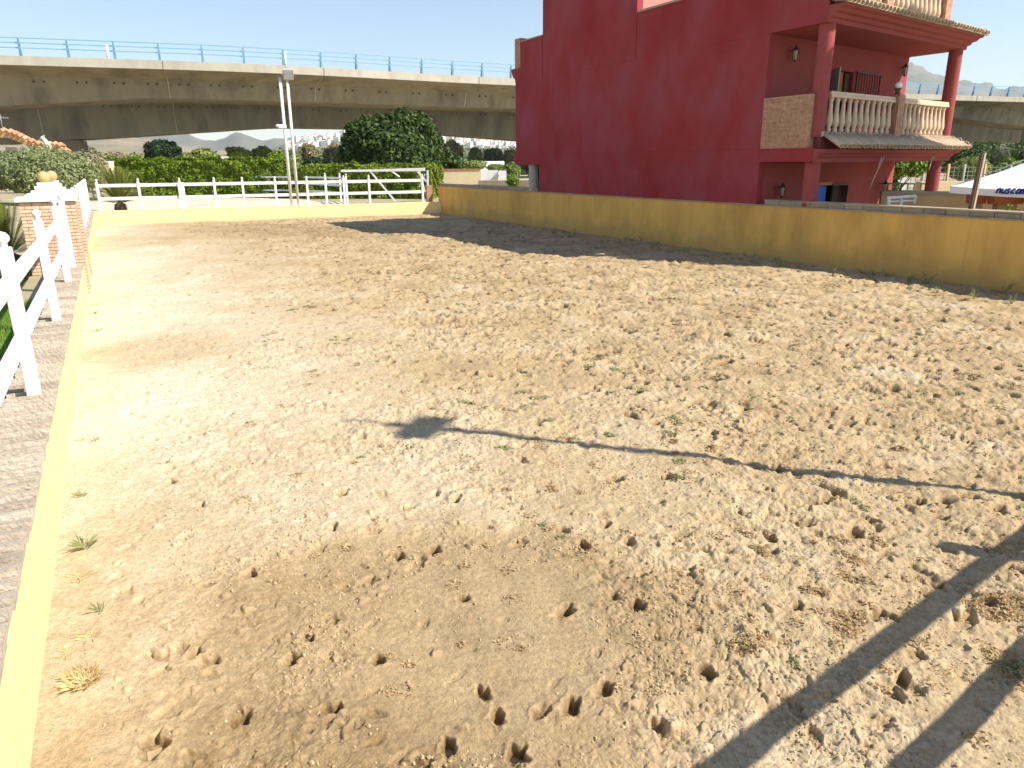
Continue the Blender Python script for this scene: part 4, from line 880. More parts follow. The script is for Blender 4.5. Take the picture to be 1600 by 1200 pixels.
# curved tile-capped entrance wall on the far left, with antenna and horse statue
eg = empty('entrance_wall', (*at(60, 250, 52)[:2], GZ), label='orange entrance wall with a swooping terracotta tile cap', cat='wall')
oe = Vector(eg.location); pts = [(-45, 203), (-20, 201), (0, 200), (14, 201), (30, 207), (45, 215), (58, 220), (75, 222), (92, 222), (99, 225), (108, 238), (114, 244)]
V = []; F = []
W3 = [at(x, y + 6, 52) - oe for x, y in pts]
for p in W3: V += [(p.x, p.y - .2, p.z - 1.2 if p.z < 3.3 else p.z - .35), (p.x, p.y - .2, p.z), (p.x, p.y + .2, p.z), (p.x, p.y + .2, p.z - 1.2 if p.z < 3.3 else p.z - .35)]
for i in range(len(W3) - 1):
    for k in range(4): F.append((i * 4 + k, (i + 1) * 4 + k, (i + 1) * 4 + (k + 1) % 4, i * 4 + (k + 1) % 4))
F += [(0, 1, 2, 3), tuple(len(V) - 1 - k for k in range(4))]
MB().add(V, F).build('wall_band', M_peach, eg)
mb = MB()
for i in range(len(W3) - 1):
    a, b = W3[i], W3[i + 1]; n = max(1, int((b - a).length / .32))
    for k in range(n):
        p = a.lerp(b, (k + .5) / n); dz = .12
        mb.tube([p + Vector((0, -.42, dz - .08)), p + Vector((0, 0, dz + .07)), p + Vector((0, .42, dz - .08))], .13, 8)
mb.build('tile_cap', mat('red_cap_tile', (.60, .27, .14), .85, island=[(.55, .24, .13), (.66, .36, .2), (.48, .2, .11)]), eg)
a = at(96, 232, 52) - oe
MB().prism([(a.x - .55, a.y - .15), (a.x + .35, a.y - .15), (a.x + .35, a.y + .15), (a.x - .55, a.y + .15)], 0, a.z).build('wall_end', M_peach, eg)
for x in (20, 58): 
    a = at(x, 230, 53.5) - oe; MB().prism([(a.x - .4, a.y - .2), (a.x + .4, a.y - .2), (a.x + .4, a.y + .2), (a.x - .4, a.y + .2)], 0, a.z).build('wall_leg', M_conc, eg)
a = at(4, 200, 51.5); an = empty('tv_antenna', (a.x, a.y, a.z - .1), label='small grey television antenna on top of the entrance wall', cat='antenna')
MB().tube([(0, 0, 0), (0, 0, .95)], .02, 6).build('mast', M_grey, an)
mb = MB().tube([(-.4, 0, .75), (.45, .1, .72)], .012, 5)
for k in range(7): mb.tube([(-.36 + k * .13, -.0, .55 + .03 * k), (-.36 + k * .13, .05, .95 - .03 * k)], .009, 5)
mb.build('aerial', M_grey, an)
a = at(74, 240, 49); st = empty('horse_statue', (a.x, a.y, GZ), label='small whitish horse-head statue above the olive shrub', cat='statue')
H = a.z + .95 - GZ
MB().box((0, 0, (H - .95) / 2), (.4, .4, H - .95)).build('pedestal', M_whites, st, .02)
mb = MB(); mb.tube([(.25, 0, H - .96), (.15, 0, H - .5), (-.02, 0, H - .15), (-.12, 0, H - .02)], [.24, .19, .14, .12], 12); mb.tube([(-.05, 0, H + .02), (-.2, 0, H - .05), (-.33, 0, H - .17)], [.13, .10, .07], 10)
mb.tube([(-.02, .05, H + .05), (0, .06, H + .16)], [.04, .01], 6); mb.tube([(-.02, -.05, H + .05), (0, -.06, H + .16)], [.04, .01], 6)
mb.build('horse_head', mat('aged_stone', (.52, .55, .45), .9, (.4, .43, .34), 6, .4, 20), st)
# ---------------------------------------------------------------- things right of the house
pst = empty('wooden_post', (*RP(-.30, 1.2), 1.28), label='leaning grey-brown timber post standing on the right wall', cat='post')
MB().bar((0, 0, 0), (.05, .02, .95), .055, .055).build('shaft', M_wood, pst)
MB().bar((.04, -.02, 0), (.09, .0, .95), .02, .04).build('batten', mat('weathered_wood', (.45, .38, .28), .9), pst)
# parasol
ap = at(1725, 196, 15.5); pr = empty('parasol', (ap.x, ap.y, GZ), label='big white square parasol with slanted navy lettering', cat='parasol')
E0 = at(1485, 291, 14.2) - Vector(pr.location); Ez = E0.z; A = Vector((0, 0, ap.z - GZ))
E1 = at(1800, 318, 11.6) - Vector(pr.location); E1.z = Ez - .0
dv = (E1 - E0); dv.z = 0; L_ = dv.length; ex = dv.normalized(); ey = Vector((-ex.y, ex.x, 0))
cn = [Vector((E0.x, E0.y, Ez)), Vector((E0.x, E0.y, Ez)) + ex * L_, Vector((E0.x, E0.y, Ez)) + ex * L_ + ey * L_, Vector((E0.x, E0.y, Ez)) + ey * L_]
cen = (cn[0] + cn[2]) / 2; A = Vector((cen.x, cen.y, Ez + .95))
V = []; F = []
for k in range(4):
    a, b = cn[k], cn[(k + 1) % 4]; N_ = 10
    for i in range(N_ + 1):
        e = a.lerp(b, i / N_); e.z += .0 - .05 * math.sin(math.pi * i / N_)
        for j in range(7):
            t_ = j / 6; p = e.lerp(A, t_); p.z -= .10 * math.sin(math.pi * t_); V.append(p)
        V.append(e + Vector((0, 0, -.12)) )
    b0 = k * (N_ + 1) * 8
    for i in range(N_):
        for j in range(6): F.append((b0 + i * 8 + j, b0 + (i + 1) * 8 + j, b0 + (i + 1) * 8 + j + 1, b0 + i * 8 + j + 1))
        F.append((b0 + i * 8 + 7, b0 + (i + 1) * 8 + 7, b0 + (i + 1) * 8, b0 + i * 8))
MB().add(V, F).build('canopy', M_cloth, pr)
MB().tube([(cen.x, cen.y, 0), (cen.x, cen.y, A.z)], .035, 10).build('pole', M_grey, pr)
for k in range(4): MB().tube([A - Vector((0, 0, .06)), cn[k] + Vector((0, 0, -.02))], .012, 6).build('rib', M_grey, pr)
# lettering on the valance: strokes of a slanted script, "nuscam"
def text_strip(origin, ex_, up_, size, parent):
    strokes = {'n': [[(0, 0), (.0, .5)], [(0, .35), (.15, .5), (.3, .45), (.32, 0)]], 'u': [[(0, .5), (.0, .15), (.15, 0), (.32, .15)], [(.32, .5), (.32, 0)]],
               's': [[(.3, .45), (.12, .5), (.02, .38), (.28, .15), (.18, 0), (0, .05)]], 'c': [[(.32, .42), (.15, .5), (.0, .3), (.05, .05), (.3, .06)]],
               'a': [[(.3, .4), (.12, .5), (0, .25), (.1, 0), (.3, .15)], [(.34, .5), (.32, 0)]], 'm': [[(0, 0), (0, .5)], [(0, .35), (.12, .5), (.22, .42), (.22, 0)], [(.22, .35), (.35, .5), (.45, .42), (.45, 0)]],
               'p': [[(0, -.25), (.0, .5)], [(0, .4), (.2, .5), (.34, .3), (.2, .0), (0, .08)]]}
    x = 0; mb = MB()
    for ch in 'nuscam':
        for st_ in strokes[ch]:
            for a, b in zip(st_[:-1], st_[1:]):
                pa = origin + ex_ * ((x + a[0] + a[1] * .35) * size) + up_ * (a[1] * size); pb = origin + ex_ * ((x + b[0] + b[1] * .35) * size) + up_ * (b[1] * size)
                mb.bar(pa, pb, .012, .026, up=tuple(up_) if abs((pb - pa).normalized().dot(up_)) < .9 else tuple(ex_))
        x += .58 if ch == 'm' else .46
    return mb.build('lettering', M_ink, parent)
nrm = Vector((ex.y, -ex.x, 0))
text_strip(cn[0] + ex * .82 + nrm * .014 + Vector((0, 0, -.105)), ex, Vector((0, 0, 1)), .17, pr)
# terrace behind: peach walls, planters, white rail, netting, vine
wallp('terrace_wall', 'long peach terrace wall behind the right end of the yellow wall', 1378, 1760, 304, 18, 16.5, M_peach, .3, M_cope)
wallp('terrace_wall', 'sunlit cream wall beside the outer house column', 1440, 1530, 284, 22, 22, M_beige, .3)
wallp('terrace_wall', 'yellow wall behind the terracotta planters', 1525, 1760, 292, 19.5, 18.5, M_yel, .3)
def planter(xa, xb, y, Y, label):
    a = at(xa, y, Y); b = at(xb, y, Y); L_ = (b - a).length; root = empty('planter', ((a.x + b.x) / 2, Y, a.z - .26), label=label, cat='planter', group='terracotta planters')
    MB().add([(-L_ / 2 * k, -.12 * k, z) for k, z in ((.9, 0), (1, .26))] + [(L_ / 2 * k, -.12 * k, z) for k, z in ((.9, 0), (1, .26))] + [(L_ / 2 * k, .12 * k, z) for k, z in ((.9, 0), (1, .26))] + [(-L_ / 2 * k, .12 * k, z) for k, z in ((.9, 0), (1, .26))],
             [(0, 2, 3, 1), (2, 4, 5, 3), (4, 6, 7, 5), (6, 0, 1, 7), (1, 3, 5, 7), (6, 4, 2, 0)]).build('trough', M_terra, root)
    MB().box((0, 0, .265), (L_ * 1.03, .28, .04)).build('rim', M_terra, root, .01)
    MB().prism([(-L_ * .3, -.08), (L_ * .3, -.08), (L_ * .3, .08), (-L_ * .3, .08)], a.z * 0 - (a.z - .26 - GZ), -.002).build('stand', M_cope, root)
    foliage('leaves', M_lf_brown, root, [((0, 0, .34), (L_ * .4, .12, .09))], 260, .04)
planter(1516, 1540, 297, 15.2, 'small terracotta planter left of the leaning timber post')
planter(1549, 1599, 298, 15.0, 'long terracotta planter under the parasol edge')
planter(1607, 1660, 300, 14.8, 'terracotta planter at the right picture edge')
tb = empty('white_rail', (*at(1412, 320, 15.5)[:2], GZ), label='white metal table frame right of the sunlit house corner', cat='rail'); ot = Vector(tb.location); q = lambda x, y, Y: at(x, y, Y) - ot
for nm, a, b, w_ in (('top_bar', (1388, 309, 15.2), (1430, 306, 16), .05), ('top_bar', (1388, 315, 15.2), (1430, 313, 16), .03), ('leg', (1389, 309, 15.2), (1388, 325, 15.2), .05), ('leg', (1408, 308, 15.5), (1408, 325, 15.5), .05), ('leg', (1430, 306, 16), (1428, 318, 16), .05)):
    MB().bar(q(*a), q(*b), w_, w_).build(nm, M_white, tb)
nf = empty('netting_fence', (*at(1500, 290, 26)[:2], GZ), label='wire mesh fence on slim posts below the trees on the right', cat='fence'); on = Vector(nf.location)
M_net = mat('net_wire', (.30, .33, .27), .7)
for k, x in enumerate((1395, 1420, 1445, 1483, 1508, 1540, 1580, 1620)): 
    a = at(x, 256, 26) - on; MB().tube([(a.x, a.y, 0), a], .045, 8).build('post', M_peach if k % 2 else M_net, nf)
a0 = at(1390, 260, 26.05) - on; a1 = at(1640, 260, 26.05) - on; mb = MB(); L_ = (a1 - a0).length
for k in range(int(L_ / .16)): p = a0.lerp(a1, k * .16 / L_); mb.bar((p.x, p.y, 0), (p.x, p.y, a0.z), .014, .014, up=(0, 1, 0))
for k in range(12): z = a0.z * (k + .5) / 12; mb.bar((a0.x, a0.y, z), (a1.x, a1.y, z), .014, .014)
mb.build('mesh', M_net, nf)
rl = empty('garden_railing', (*at(1430, 300, 20.5)[:2], GZ), label='dark green low railing behind the white table frame', cat='railing'); orl = Vector(rl.location)
M_grn = mat('green_metal', (.12, .17, .10), .6)
a0 = at(1388, 287, 20.5) - orl; a1 = at(1450, 287, 20.5) - orl; b0 = at(1388, 298, 20.5) - orl; b1 = at(1450, 298, 20.5) - orl
MB().bar(a0, a1, .04, .04).build('rail', M_grn, rl); MB().bar(b0, b1, .04, .04).build('rail', M_grn, rl)
for k in range(7): p = a0.lerp(a1, k / 6); MB().bar((p.x, p.y, 0), (p.x, p.y, a0.z), .03, .03, up=(0, 1, 0)).build('baluster', M_grn, rl)
o = MB(); a = at(1405, 262, 24.5); b = at(1420, 288, 24.5); o.box((0, 0, (a.z - GZ) / 2), (.32, .1, a.z - GZ)); o = o.build('cream_panel', M_whites); o.location = (a.x + .15, 24.5, GZ); tag(o, 'upright cream panel under the vine right of the house', 'panel')
bl = [(tuple(at(x, y, 23)), r_) for x, y, r_ in ((1402, 262, .35), (1418, 256, .35), (1432, 260, .3), (1395, 272, .25), (1440, 256, .3), (1398, 290, .15))]
plant('vine', 'light green climbing vine at the sunlit corner of the house', 'vine', (*at(1400, 300, 23)[:2], GZ), bl, 1800, .08, M_lf_vine, (1.6, .04), corek=0)
bl = [((*RP(-.75, .75), 1.15), .22), ((*RP(-.7, .55), 1.0), .2)]
plant('leafy_stem', 'small green plant growing at the foot of the timber post', 'plant', (*RP(-.72, .7), GZ), bl, 160, .05, M_lf_vine, (.6, .01), corek=0)

# ---------------------------------------------------------------- viaducts
def spline(pts, n):
    out = []; P_ = [np.array(p, float) for p in pts]
    for i in range(1, len(P_) - 2):
        for k in range(n):
            t_ = k / n; a, b, c, d = P_[i - 1:i + 3]
            out.append(.5 * ((2 * b) + (-a + c) * t_ + (2 * a - 5 * b + 4 * c - d) * t_ ** 2 + (-a + 3 * b - 3 * c + d) * t_ ** 3))
    out.append(P_[-2]); return out
def viaduct(label, path, ztop, dep, haunch, rail, width=12, piers=()):
    S = spline(path, 14); n = len(S); root = empty('viaduct', (S[n // 2][0], S[n // 2][1], GZ), label=label, cat='viaduct'); off = np.array([S[n // 2][0], S[n // 2][1], GZ])
    cum = [0]
    for i in range(1, n): cum.append(cum[-1] + float(np.linalg.norm(S[i] - S[i - 1])))
    def nrm(i):
        d = S[min(i + 1, n - 1)] - S[max(i - 1, 0)]; d /= np.linalg.norm(d); return np.array([-d[1], d[0]]), d
    def P3(i, o_, z): q_, d_ = nrm(i); p = S[i] + q_ * o_; return (p[0] - off[0], p[1] - off[1], z - GZ)
    def strip(prof_fn, name, m_, caps=True):
        V = []; F = []
        pr_ = [prof_fn(i) for i in range(n)]; k = len(pr_[0])
        for i in range(n): V += [P3(i, o_, z) for o_, z in pr_[i]]
        for i in range(n - 1):
            for j in range(k): F.append((i * k + j, (i + 1) * k + j, (i + 1) * k + (j + 1) % k, i * k + (j + 1) % k))
        F += [tuple(range(k)), tuple(range((n - 1) * k + k - 1, (n - 1) * k - 1, -1))]
        return MB().add(V, F).build(name, m_, root)
    hz = lambda i: haunch(S[i][0])
    strip(lambda i: [(0, ztop), (0, ztop - .55), (2.9, ztop - 1.12), (3.5, ztop - 1.12 - dep - hz(i)), (width - 3.5, ztop - 1.12 - dep - hz(i)), (width - 2.9, ztop - 1.12), (width, ztop - .55), (width, ztop), (width - .4, ztop + .01), (width - .4, ztop - .3), (.4, ztop - .3), (.4, ztop + .01)], 'box_girder', M_conc)
    strip(lambda i: [(-.06, ztop + .08), (-.06, ztop - .58), (.0 - .004, ztop - .58), (-.004, ztop + .02), (.42, ztop + .02), (.42, ztop + .08)], 'parapet_edge', M_concl)
    # cross joints on the girder web
    d0 = 6.0
    for i in range(4, n - 1, 9):
        h_ = hz(i); o = MB()
        for (o1, z1), (o2, z2) in (((2.86, ztop - 1.16), (3.44, ztop - 1.12 - dep - h_ + .03)), ((-.09, ztop + .05), (-.09, ztop - .57)), ((.05, ztop - .585), (2.82, ztop - 1.13))):
            a = Vector(P3(i, o1, z1)); b = Vector(P3(i, o2, z2)); o.bar(a, b, .05 if o1 != 2.86 else .12, .05, up=(0, 1, 0) if abs(z1 - z2) > .3 else (0, 0, 1))
        o.build('joint_strip', M_concl, root)
    for i in range(3, n - 1, 2):
        for e_ in (-.35, .35):
            q_, d_ = nrm(i); c = Vector(P3(i, 2.98, ztop - 1.45)) + Vector((d_[0] * e_, d_[1] * e_, 0))
            MB().tube([c - Vector((q_[0], q_[1], 0)) * .08, c + Vector((q_[0], q_[1], 0)) * .1], .07, 8).build('drain_hole', M_room, root)
    if rail:
        pz = ztop + .05; nxt = 0; L_ = cum[-1]; rb = MB()
        pts = []
        for i in range(n): pts.append(Vector(P3(i, .15, pz)))
        def alongp(s_):
            i = min(max(int(np.searchsorted(cum, s_)), 1), n - 1); t_ = (s_ - cum[i - 1]) / (cum[i] - cum[i - 1]); return pts[i - 1].lerp(pts[i], t_), nrm(i)[1]
        for z in (.62, .98, 1.32): 
            mb = MB()
            for i in range(n - 1): mb.bar(pts[i] + Vector((0, 0, z)), pts[i + 1] + Vector((0, 0, z)),   .05, .07)
            mb.build('rail', M_blue2, root)
        s_ = 1.0; cnt = 0
        while s_ < L_ - 1 and cnt < 99:
            p, d_ = alongp(s_); an_ = math.atan2(d_[1], d_[0]); M = Matrix.Rotation(an_, 3, 'Z'); V = [p + M @ Vector(v) for v in ((-.09, -.02, 0), (.09, -.02, 0), (.09, .30, 0), (-.09, .30, 0), (-.05, -.02, 1.35), (.05, -.02, 1.35), (.05, .06, 1.35), (-.05, .06, 1.35))]
            po = MB().add(V, [(3, 2, 1, 0), (4, 5, 6, 7), (0, 1, 5, 4), (1, 2, 6, 5), (2, 3, 7, 6), (3, 0, 4, 7)])
            for z in (.62, .98): po.box(p + M @ Vector((-.14, -.02, z)), (.2, .08, .1), rot=M)
            po.build('rail_post', M_blue, root); s_ += 3.25; cnt += 1
    for x in piers:
        i = min(range(n), key=lambda k: abs(S[k][0] - x)); q_, d_ = nrm(i); zt = ztop - 1.12 - dep - haunch(S[i][0])
        c0 = S[i]; qd = [(c0 + q_ * o_ + d_ * e) - off[:2] for o_, e in ((3.6, -1.4), (3.6, 1.4), (width - 3.6, 1.4), (width - 3.6, -1.4))]
        MB().prism([(v[0], v[1]) for v in qd], -.2, zt - GZ - .002).build('pier', M_conc, root)
    return root
def hfun(centers, w_, amt):
    def f(x):
        v = 0
        for c in centers: 
            d = abs(x - c); v = max(v, amt * max(0, 1 - max(0, d - 3) / w_))
        return v
    return f
path1 = [(-90, 44), (-66, 51), (-38.7, 60.5), (-20.5, 67.4), (.3, 79.6), (27, 91.5), (52, 102), (80, 112), (112, 122), (150, 130)]
viaduct('near viaduct with blue railing crossing the whole picture', path1, 10.15, 1.40, hfun((-50, 27, 84), 17, 1.35), True, 12, (-50, 27, 84))
path2 = [(x - 8, y + 19) for x, y in path1]
viaduct('second concrete viaduct seen beneath the nearer one', path2, 9.7, 2.25, hfun((-55, 15, 86), 27, 1.9), False, 12, (-47, 21, 86))
# lamp posts on the deck
for x, y, lb in ((161, 68, 'thin white mast standing on the viaduct deck on the left'),):
    a = at(x, y, 66); o = MB().tube([(0, 0, 0), (0, 0, a.z - 10.1)], .12, 8).build('deck_mast', M_white); o.location = (a.x, 66 + .5, 10.1); tag(o, lb, 'mast')

# ---------------------------------------------------------------- hills, village
def ridge(name, prof, Y0, depth, mt, nz=.12, zb=-5):
    xs = np.linspace(prof[0][0], prof[-1][0], 420); ys = np.interp(xs, [p[0] for p in prof], [p[1] for p in prof]); V = []; rows = 26
    nzv = fbm(xs * 1.0, xs * 0 + Y0, 40, 5, 3)
    for i, (x, y) in enumerate(zip(xs, ys)):
        for j in range(rows):
            t_ = j / (rows - 1); Yd = Y0 + depth * t_; top = at(float(x), float(y), Y0 + depth)
            px = top.x * Yd / (Y0 + depth); z = (top.z + nz * top.z * nzv[i] * .6) * (math.sin(t_ * math.pi / 2) ** 1.15); V.append((px, Yd, z + zb * (1 - t_)))
    V = np.array(V); V[:, 2] += fbm(V[:, 0], V[:, 1], depth * .25, 5, 9) * V[:, 2].clip(0) * .16
    n = len(xs); i = np.arange(n - 1)[:, None] * rows + np.arange(rows - 1)[None]; F = np.stack([i, i + rows, i + rows + 1, i + 1], -1).reshape(-1, 4)
    o = npmesh(name, V, F, mt, smooth=True); tag(o, kind='structure'); return o
M_hfar = mat('far_hill', (.13, .14, .10), .95, (.19, .17, .12), .004, .5, .01)
M_hmid = mat('dry_hill', (.34, .26, .18), .95, (.20, .18, .10), .01, .4, .03)
M_hvil = mat('village_hill', (.30, .25, .18), .95, (.12, .15, .07), .02, .4, .03)
ridge('hills', [(-900, 216), (-400, 205), (-100, 212), (20, 216), (100, 218), (150, 212), (200, 206), (240, 203), (268, 208), (285, 211), (292, 209), (320, 220), (335, 222), (352, 217), (372, 208), (392, 216), (410, 222), (430, 220), (445, 223), (470, 222), (520, 226), (700, 232), (1000, 225), (1200, 180), (1330, 125), (1400, 112), (1425, 113), (1450, 118), (1490, 125), (1530, 135), (1590, 145), (1700, 152), (2000, 160), (2600, 170)], 3600, 1800, M_hfar, .12)
ridge('hills', [(-900, 232), (-200, 226), (60, 222), (110, 220), (170, 218), (230, 221), (280, 228), (330, 236), (380, 240), (430, 246), (520, 250)], 1150, 700, M_hmid, .05)
hv = ridge('hills', [(330, 250), (400, 240), (440, 229), (470, 221), (500, 214), (540, 210), (580, 207), (640, 206), (690, 208), (730, 213), (780, 222), (830, 228), (900, 236), (1000, 246)], 900, 420, M_hvil, .05)
# white village houses climbing the hill
M_proof = mat('pale_roof', (.50, .36, .28), .9, (.62, .52, .44), .2)
def village(n, boxr, group, hid, Yr, label_fn, rng):
    proto = None
    me_b = []
    for v_ in range(4):
        w_, d_, h_ = rng.uniform(8, 14), rng.uniform(7, 10), rng.uniform(5, 9)
        body = MB().box((0, 0, h_ / 2), (w_, d_, h_)); body.box((w_ * .3, 0, h_ + 1.3), (w_ * .4, d_ * .8, 2.6)); 
        win = MB()
        for i in range(3):
            for j in range(2): win.box((-w_ / 2 + w_ * (i + .5) / 3, -d_ / 2 - .06, 1.8 + 3 * j), (1.3, .12, 1.4))
        roof = MB().add([(-w_ / 2 - .4, -d_ / 2 - .4, h_ + .02), (w_ * .08, -d_ / 2 - .4, h_ + .02), (w_ * .08, d_ / 2 + .4, h_ + .02), (-w_ / 2 - .4, d_ / 2 + .4, h_ + .02), (-w_ / 2 - .4, 0, h_ + 1.9), (w_ * .08, 0, h_ + 1.9)], [(0, 1, 5, 4), (2, 3, 4, 5), (1, 2, 5), (3, 0, 4), (3, 2, 1, 0)])
        me_b.append((body, win, roof))
    protos = []
    for b, w2, rf in me_b:
        e = empty('village_house', (0, 0, -500)); b.build('walls', M_whites, e); rf.build('roof', M_proof, e); protos.append(e)
    return protos
vr = random.Random(5); protos = village(0, None, None, None, None, None, vr)
dg = bpy.context.evaluated_depsgraph_get()
def hill_z(o, x, y):
    ok, loc, nr, _ = o.ray_cast(Vector((x, y, 3000)), Vector((0, 0, -1))); return loc.z if ok else 0
bpy.context.view_layer.update()
used = [0] * 4; cnt = 0
for k in range(150):
    left = k < 55
    x = vr.uniform(455, 545) if left else vr.uniform(676, 822); Y = vr.uniform(1080, 1310)
    X = Y * (x - 800) / 1194; z = hill_z(hv, X, Y)
    i = vr.randrange(4); e = protos[i] if used[i] == 0 else copy_tree(protos[i]); used[i] = 1
    e.location = (X, Y, z - 1.0); e.rotation_euler = (0, 0, vr.uniform(-.6, .6)); sc_ = vr.uniform(.5, .85); e.scale = (sc_, sc_, sc_)
    tag(e, 'white village house on the hill behind the poles' if left else 'white village house on the hill between dark tree and red house', 'house', 'white village houses left of the dark tree' if left else 'white village houses right of the dark tree')
for k, (x, y, Y, s_, lb) in enumerate(((300, 247, 118, .24, 'small cream farmhouse above the left hedge, left of the round tree'), (344, 247, 112, .26, 'small pale farmhouse above the left hedge, right of the round tree'), (166, 249, 200, .4, 'low white farm building at the foot of the brown hill'), (200, 249, 210, .35, 'tiny white farm building left of the very dark shrub'))):
    e = copy_tree(protos[k]); p = at(x, y, Y); e.location = (p.x, Y, GZ); e.rotation_euler = (0, 0, .1 * k); e.scale = (s_,) * 3; tag(e, lb, 'house'); e['group'] = 'farm buildings on the plain'
    for dx in (-2.4, .2): w_ = MB().box((dx, -5.02, 2.2), (1.3, .12, 1.4)).build('window', M_navy, e)
gh = empty('greenhouse', (*at(770, 258, 80)[:2], GZ), label='long white greenhouse roof seen just left of the red house', cat='greenhouse')
MB().add([(-1.2, -1.5, 0), (1.2, -1.5, 0), (1.2, 1.5, 0), (-1.2, 1.5, 0), (-1.2, -1.5, 1.5), (1.2, -1.5, 1.5), (1.2, 1.5, 1.5), (-1.2, 1.5, 1.5), (-1.2, 0, 1.9), (1.2, 0, 1.9)], [(0, 1, 5, 4), (1, 2, 6, 5), (2, 3, 7, 6), (3, 0, 4, 7), (4, 5, 9, 8), (6, 7, 8, 9), (5, 6, 9), (7, 4, 8)]).build('cover', M_cloth, gh)

# ---------------------------------------------------------------- weeds
def on_sand(px, py):
    r_ = ray(px, py); k_ = -CAMZ / r_.z; return r_.x * k_, r_.y * k_
def blades(cx, cy, n, rad, h_, rng, droop=.5, w_=.004):
    az = rng.uniform(0, 6.28, n); d = rad * np.sqrt(rng.random(n)); bx = cx + d * np.cos(az) * .5; by = cy + d * np.sin(az) * .5; L_ = h_ * rng.uniform(.5, 1.2, n); out = rng.uniform(.2, 1.3, n) * droop * L_ * 1.4
    az2 = az + rng.normal(0, .6, n); dx, dy = np.cos(az2), np.sin(az2); z0 = sandz(cx, cy) - .005
    V = np.zeros((n, 4, 3)); V[:, 0] = np.stack([bx - dy * w_, by + dx * w_, np.full(n, z0)], -1); V[:, 1] = np.stack([bx + dy * w_, by - dx * w_, np.full(n, z0)], -1)
    V[:, 2] = np.stack([bx + dx * out * .5 + dy * w_ * .8, by + dy * out * .5 - dx * w_ * .8, z0 + L_ * .75], -1); V[:, 3] = np.stack([bx + dx * out, by + dy * out, z0 + L_], -1)
    return V
wr = np.random.default_rng(21)
G3 = 'grass tufts along the left wall'
for px, py, mt, n, rad, h_, lb in ((132, 852, M_weedg, 34, .05, .09, 'green grass tuft at the foot of the left wall, the largest green one'), (156, 950, M_weedg, 16, .03, .07, 'small thin green sprig below the large green tuft'),
      (128, 775, M_weedg, 20, .04, .06, 'green tuft near the left wall above the largest one'), (148, 688, M_weedg, 18, .05, .05, 'low green tuft by the left wall beside a brown patch'), (126, 688, M_straw, 16, .05, .05, 'straw coloured tuft touching the left wall'),
      (122, 895, M_straw, 70, .11, .02, 'flat straw tuft just below the large green tuft'), (132, 1060, M_straw, 150, .13, .06, 'largest dry straw clump in the lower left corner'), (138, 992, M_straw, 34, .07, .03, 'small dry tuft above the straw clump in the corner'),
      (105, 1018, M_straw, 24, .06, .02, 'faint dry tuft close to the wall above the corner clump'), (146, 490, M_weedg, 20, .09, .06, 'tiny green tuft by the left wall, second from the pillar'), (150, 518, M_weedg, 26, .10, .07, 'bluish green tuft by the left wall below two others'), (148, 478, M_straw, 20, .1, .06, 'dry tuft by the left wall nearest the brick pillar')):
    cx, cy = on_sand(px, py); V = blades(0, 0, n, rad, h_ * .62, wr, 1.0 if h_ > .04 else 3.0, .0022); V[:, :, 2] -= sandz(0, 0) - .005
    o = npmesh('grass_tuft', V.reshape(-1, 3), np.arange(4 * n).reshape(n, 4), mt); o.location = (cx, cy, sandz(cx, cy)); tag(o, lb, 'grass', G3)
# low creeping weeds in the middle of the arena: ground cover
def weed_cover(name, label, mt, spots, size, per):
    C = []; 
    for (cx, cy, rad, n) in spots:
        d = rad * np.sqrt(wr.random(n)); az = wr.uniform(0, 6.28, n); x = cx + d * np.cos(az); y = cy + d * np.sin(az) * .9
        z = np.array([sandz(a, b) for a, b in zip(x, y)]) + rad * .22 * (1 - (d / rad) ** 2) * wr.random(n) + .003; C.append(np.stack([x, y, z], -1))
    C = np.concatenate(C); n = len(C); v = wr.normal(size=(n, 3)) * .5 + np.array([0, 0, 1]); v /= np.linalg.norm(v, axis=1)[:, None]
    a = np.cross(v, wr.normal(size=(n, 3))); a /= np.linalg.norm(a, axis=1)[:, None]; b = np.cross(v, a); s_ = (size * wr.uniform(.5, 1.3, n) * (1 + np.hypot(C[:, 0], C[:, 1]) / 14))[:, None]
    V = np.stack([C - a * s_, C + b * s_ * .4, C + a * s_, C - b * s_ * .4], 1).reshape(-1, 3); o = npmesh(name, V, np.arange(4 * n).reshape(n, 4), mt); tag(o, label, 'weeds', kind='stuff')
gs = []
for px, py, s_ in ((925, 560, 1), (940, 555, 1), (915, 572, 1), (960, 577, .9), (978, 582, .9), (1120, 565, 1.2), (1122, 595, .9), (815, 615, 1), (845, 620, 1), (1000, 608, .8), (1105, 608, .7), (845, 657, .8), (795, 698, 1), (955, 680, .8), (1045, 655, 1.1), (1055, 722, .9), (850, 820, .5), (1060, 750, .9), (958, 680, .7),
                   (1240, 1040, .5), (1590, 1030, 1.6), (880, 842, .5), (1050, 680, .8), (950, 610, .6), (735, 625, .8), (1350, 790, .8), (1180, 640, .6), (540, 640, .0), (460, 485, 1), (490, 480, 1), (1075, 595, .7), (1030, 470, .8), (1050, 467, .8)):
    if s_: cx, cy = on_sand(px, py); k_ = .03 * s_ * (1 + math.hypot(cx, cy) / 12); gs += [(cx + wr.normal() * k_, cy + wr.normal() * k_, k_ * 1.3, int(55 * s_)) for _ in range(2)]
for _ in range(240):
    rr = wr.uniform(5, 24); t_ = wr.uniform(-.25, .75); cx, cy = rr * math.sin(t_), rr * math.cos(t_)
    if (cx - R0[0]) * RN[0] + (cy - R0[1]) * RN[1] > .3: gs.append((cx, cy, wr.uniform(.02, .07), 26))
weed_cover('green_weeds', 'small green creeping weeds scattered in the middle of the sand', M_weedg, gs, .010, 30)
ds = []
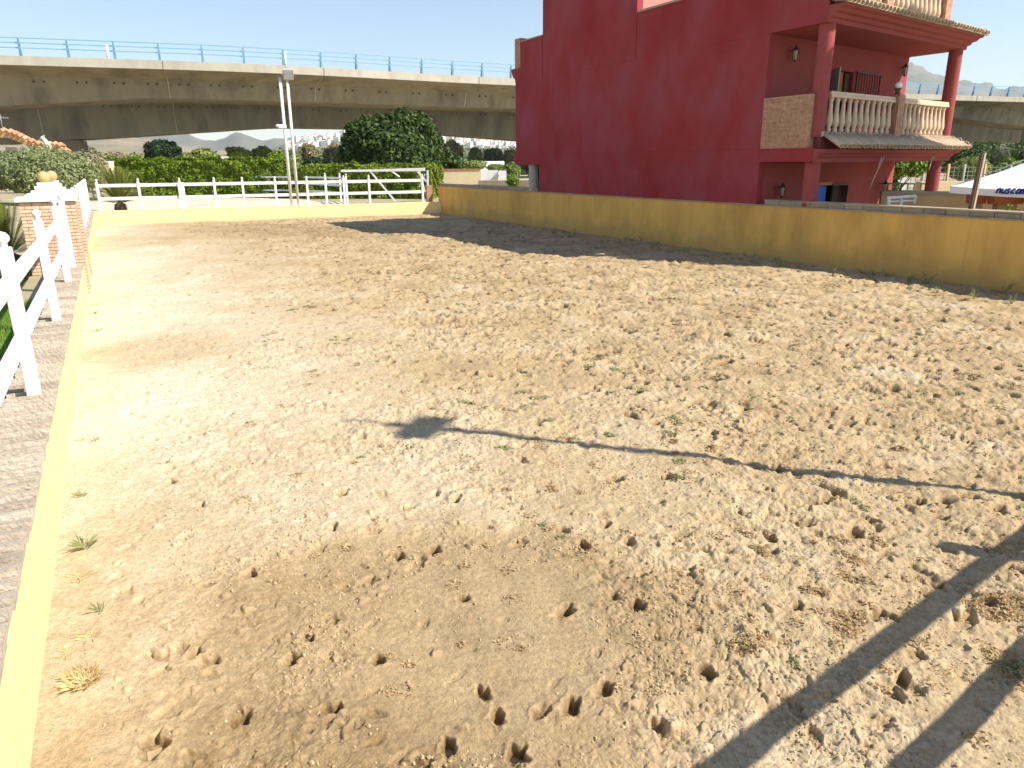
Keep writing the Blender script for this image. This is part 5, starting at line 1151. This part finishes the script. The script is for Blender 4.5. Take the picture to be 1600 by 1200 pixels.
for px, py, s_ in ((1310, 850, 1), (1365, 845, 1), (1330, 905, 1.2), (1320, 960, 1.1), (1335, 985, 1.4), (1190, 1020, 1.5), (1180, 1000, 1), (1560, 940, 2), (1520, 945, 1.6), (1265, 930, 1), (1110, 700, 1), (1540, 950, 1.5), (1410, 700, 1), (1190, 860, 1), (1165, 830, 1), (1590, 1040, 2), (1050, 690, .9), (870, 765, .7), (1340, 880, 1), (1520, 590, 1.3), (700, 480, .8)):
    cx, cy = on_sand(px, py); k_ = .04 * s_; ds += [(cx + wr.normal() * k_, cy + wr.normal() * k_, k_, int(90 * s_)) for _ in range(3)]
for _ in range(620):
    rr = wr.uniform(2.6, 22); t_ = wr.uniform(-.1, .78) if wr.random() < .8 else wr.uniform(-.4, 0); cx, cy = rr * math.sin(t_), rr * math.cos(t_)
    if (cx - R0[0]) * RN[0] + (cy - R0[1]) * RN[1] > .3: ds.append((cx, cy, wr.uniform(.02, .075), 34))
weed_cover('dry_weeds', 'dry brown creeping weeds scattered over the right side of the sand', M_weedd, ds, .009, 30)
# sprouts along the foot of the right wall
es = np.concatenate([blades(*(RP(wr.uniform(.05, 1.2), wr.uniform(-.5, 14))), 9, .04, wr.uniform(.06, .2), wr, .4, .005) for _ in range(46)])
o = npmesh('wall_foot_weeds', es.reshape(-1, 3), np.arange(4 * len(es)).reshape(-1, 4), M_weedg); tag(o, 'thin green sprouts along the foot of the tall yellow wall', 'weeds', kind='stuff')

# ---------------------------------------------------------------- air
def haze():
    m_ = bpy.data.materials.new('pale_air'); m_.use_nodes = True; t = m_.node_tree; t.nodes.clear()
    out = t.nodes.new('ShaderNodeOutputMaterial'); v = t.nodes.new('ShaderNodeVolumePrincipled'); v.inputs['Color'].default_value = (.88, .94, 1.0, 1); v.inputs['Density'].default_value = .000075; v.inputs['Anisotropy'].default_value = .2
    t.links.new(v.outputs[0], out.inputs['Volume'])
    o = MB().prism([(-9200, -9200), (9200, -9200), (9200, 9200), (-9200, 9200)], -40, 900).build('haze', m_); tag(o, kind='stuff', label='thin pale summer haze over the valley')
haze()
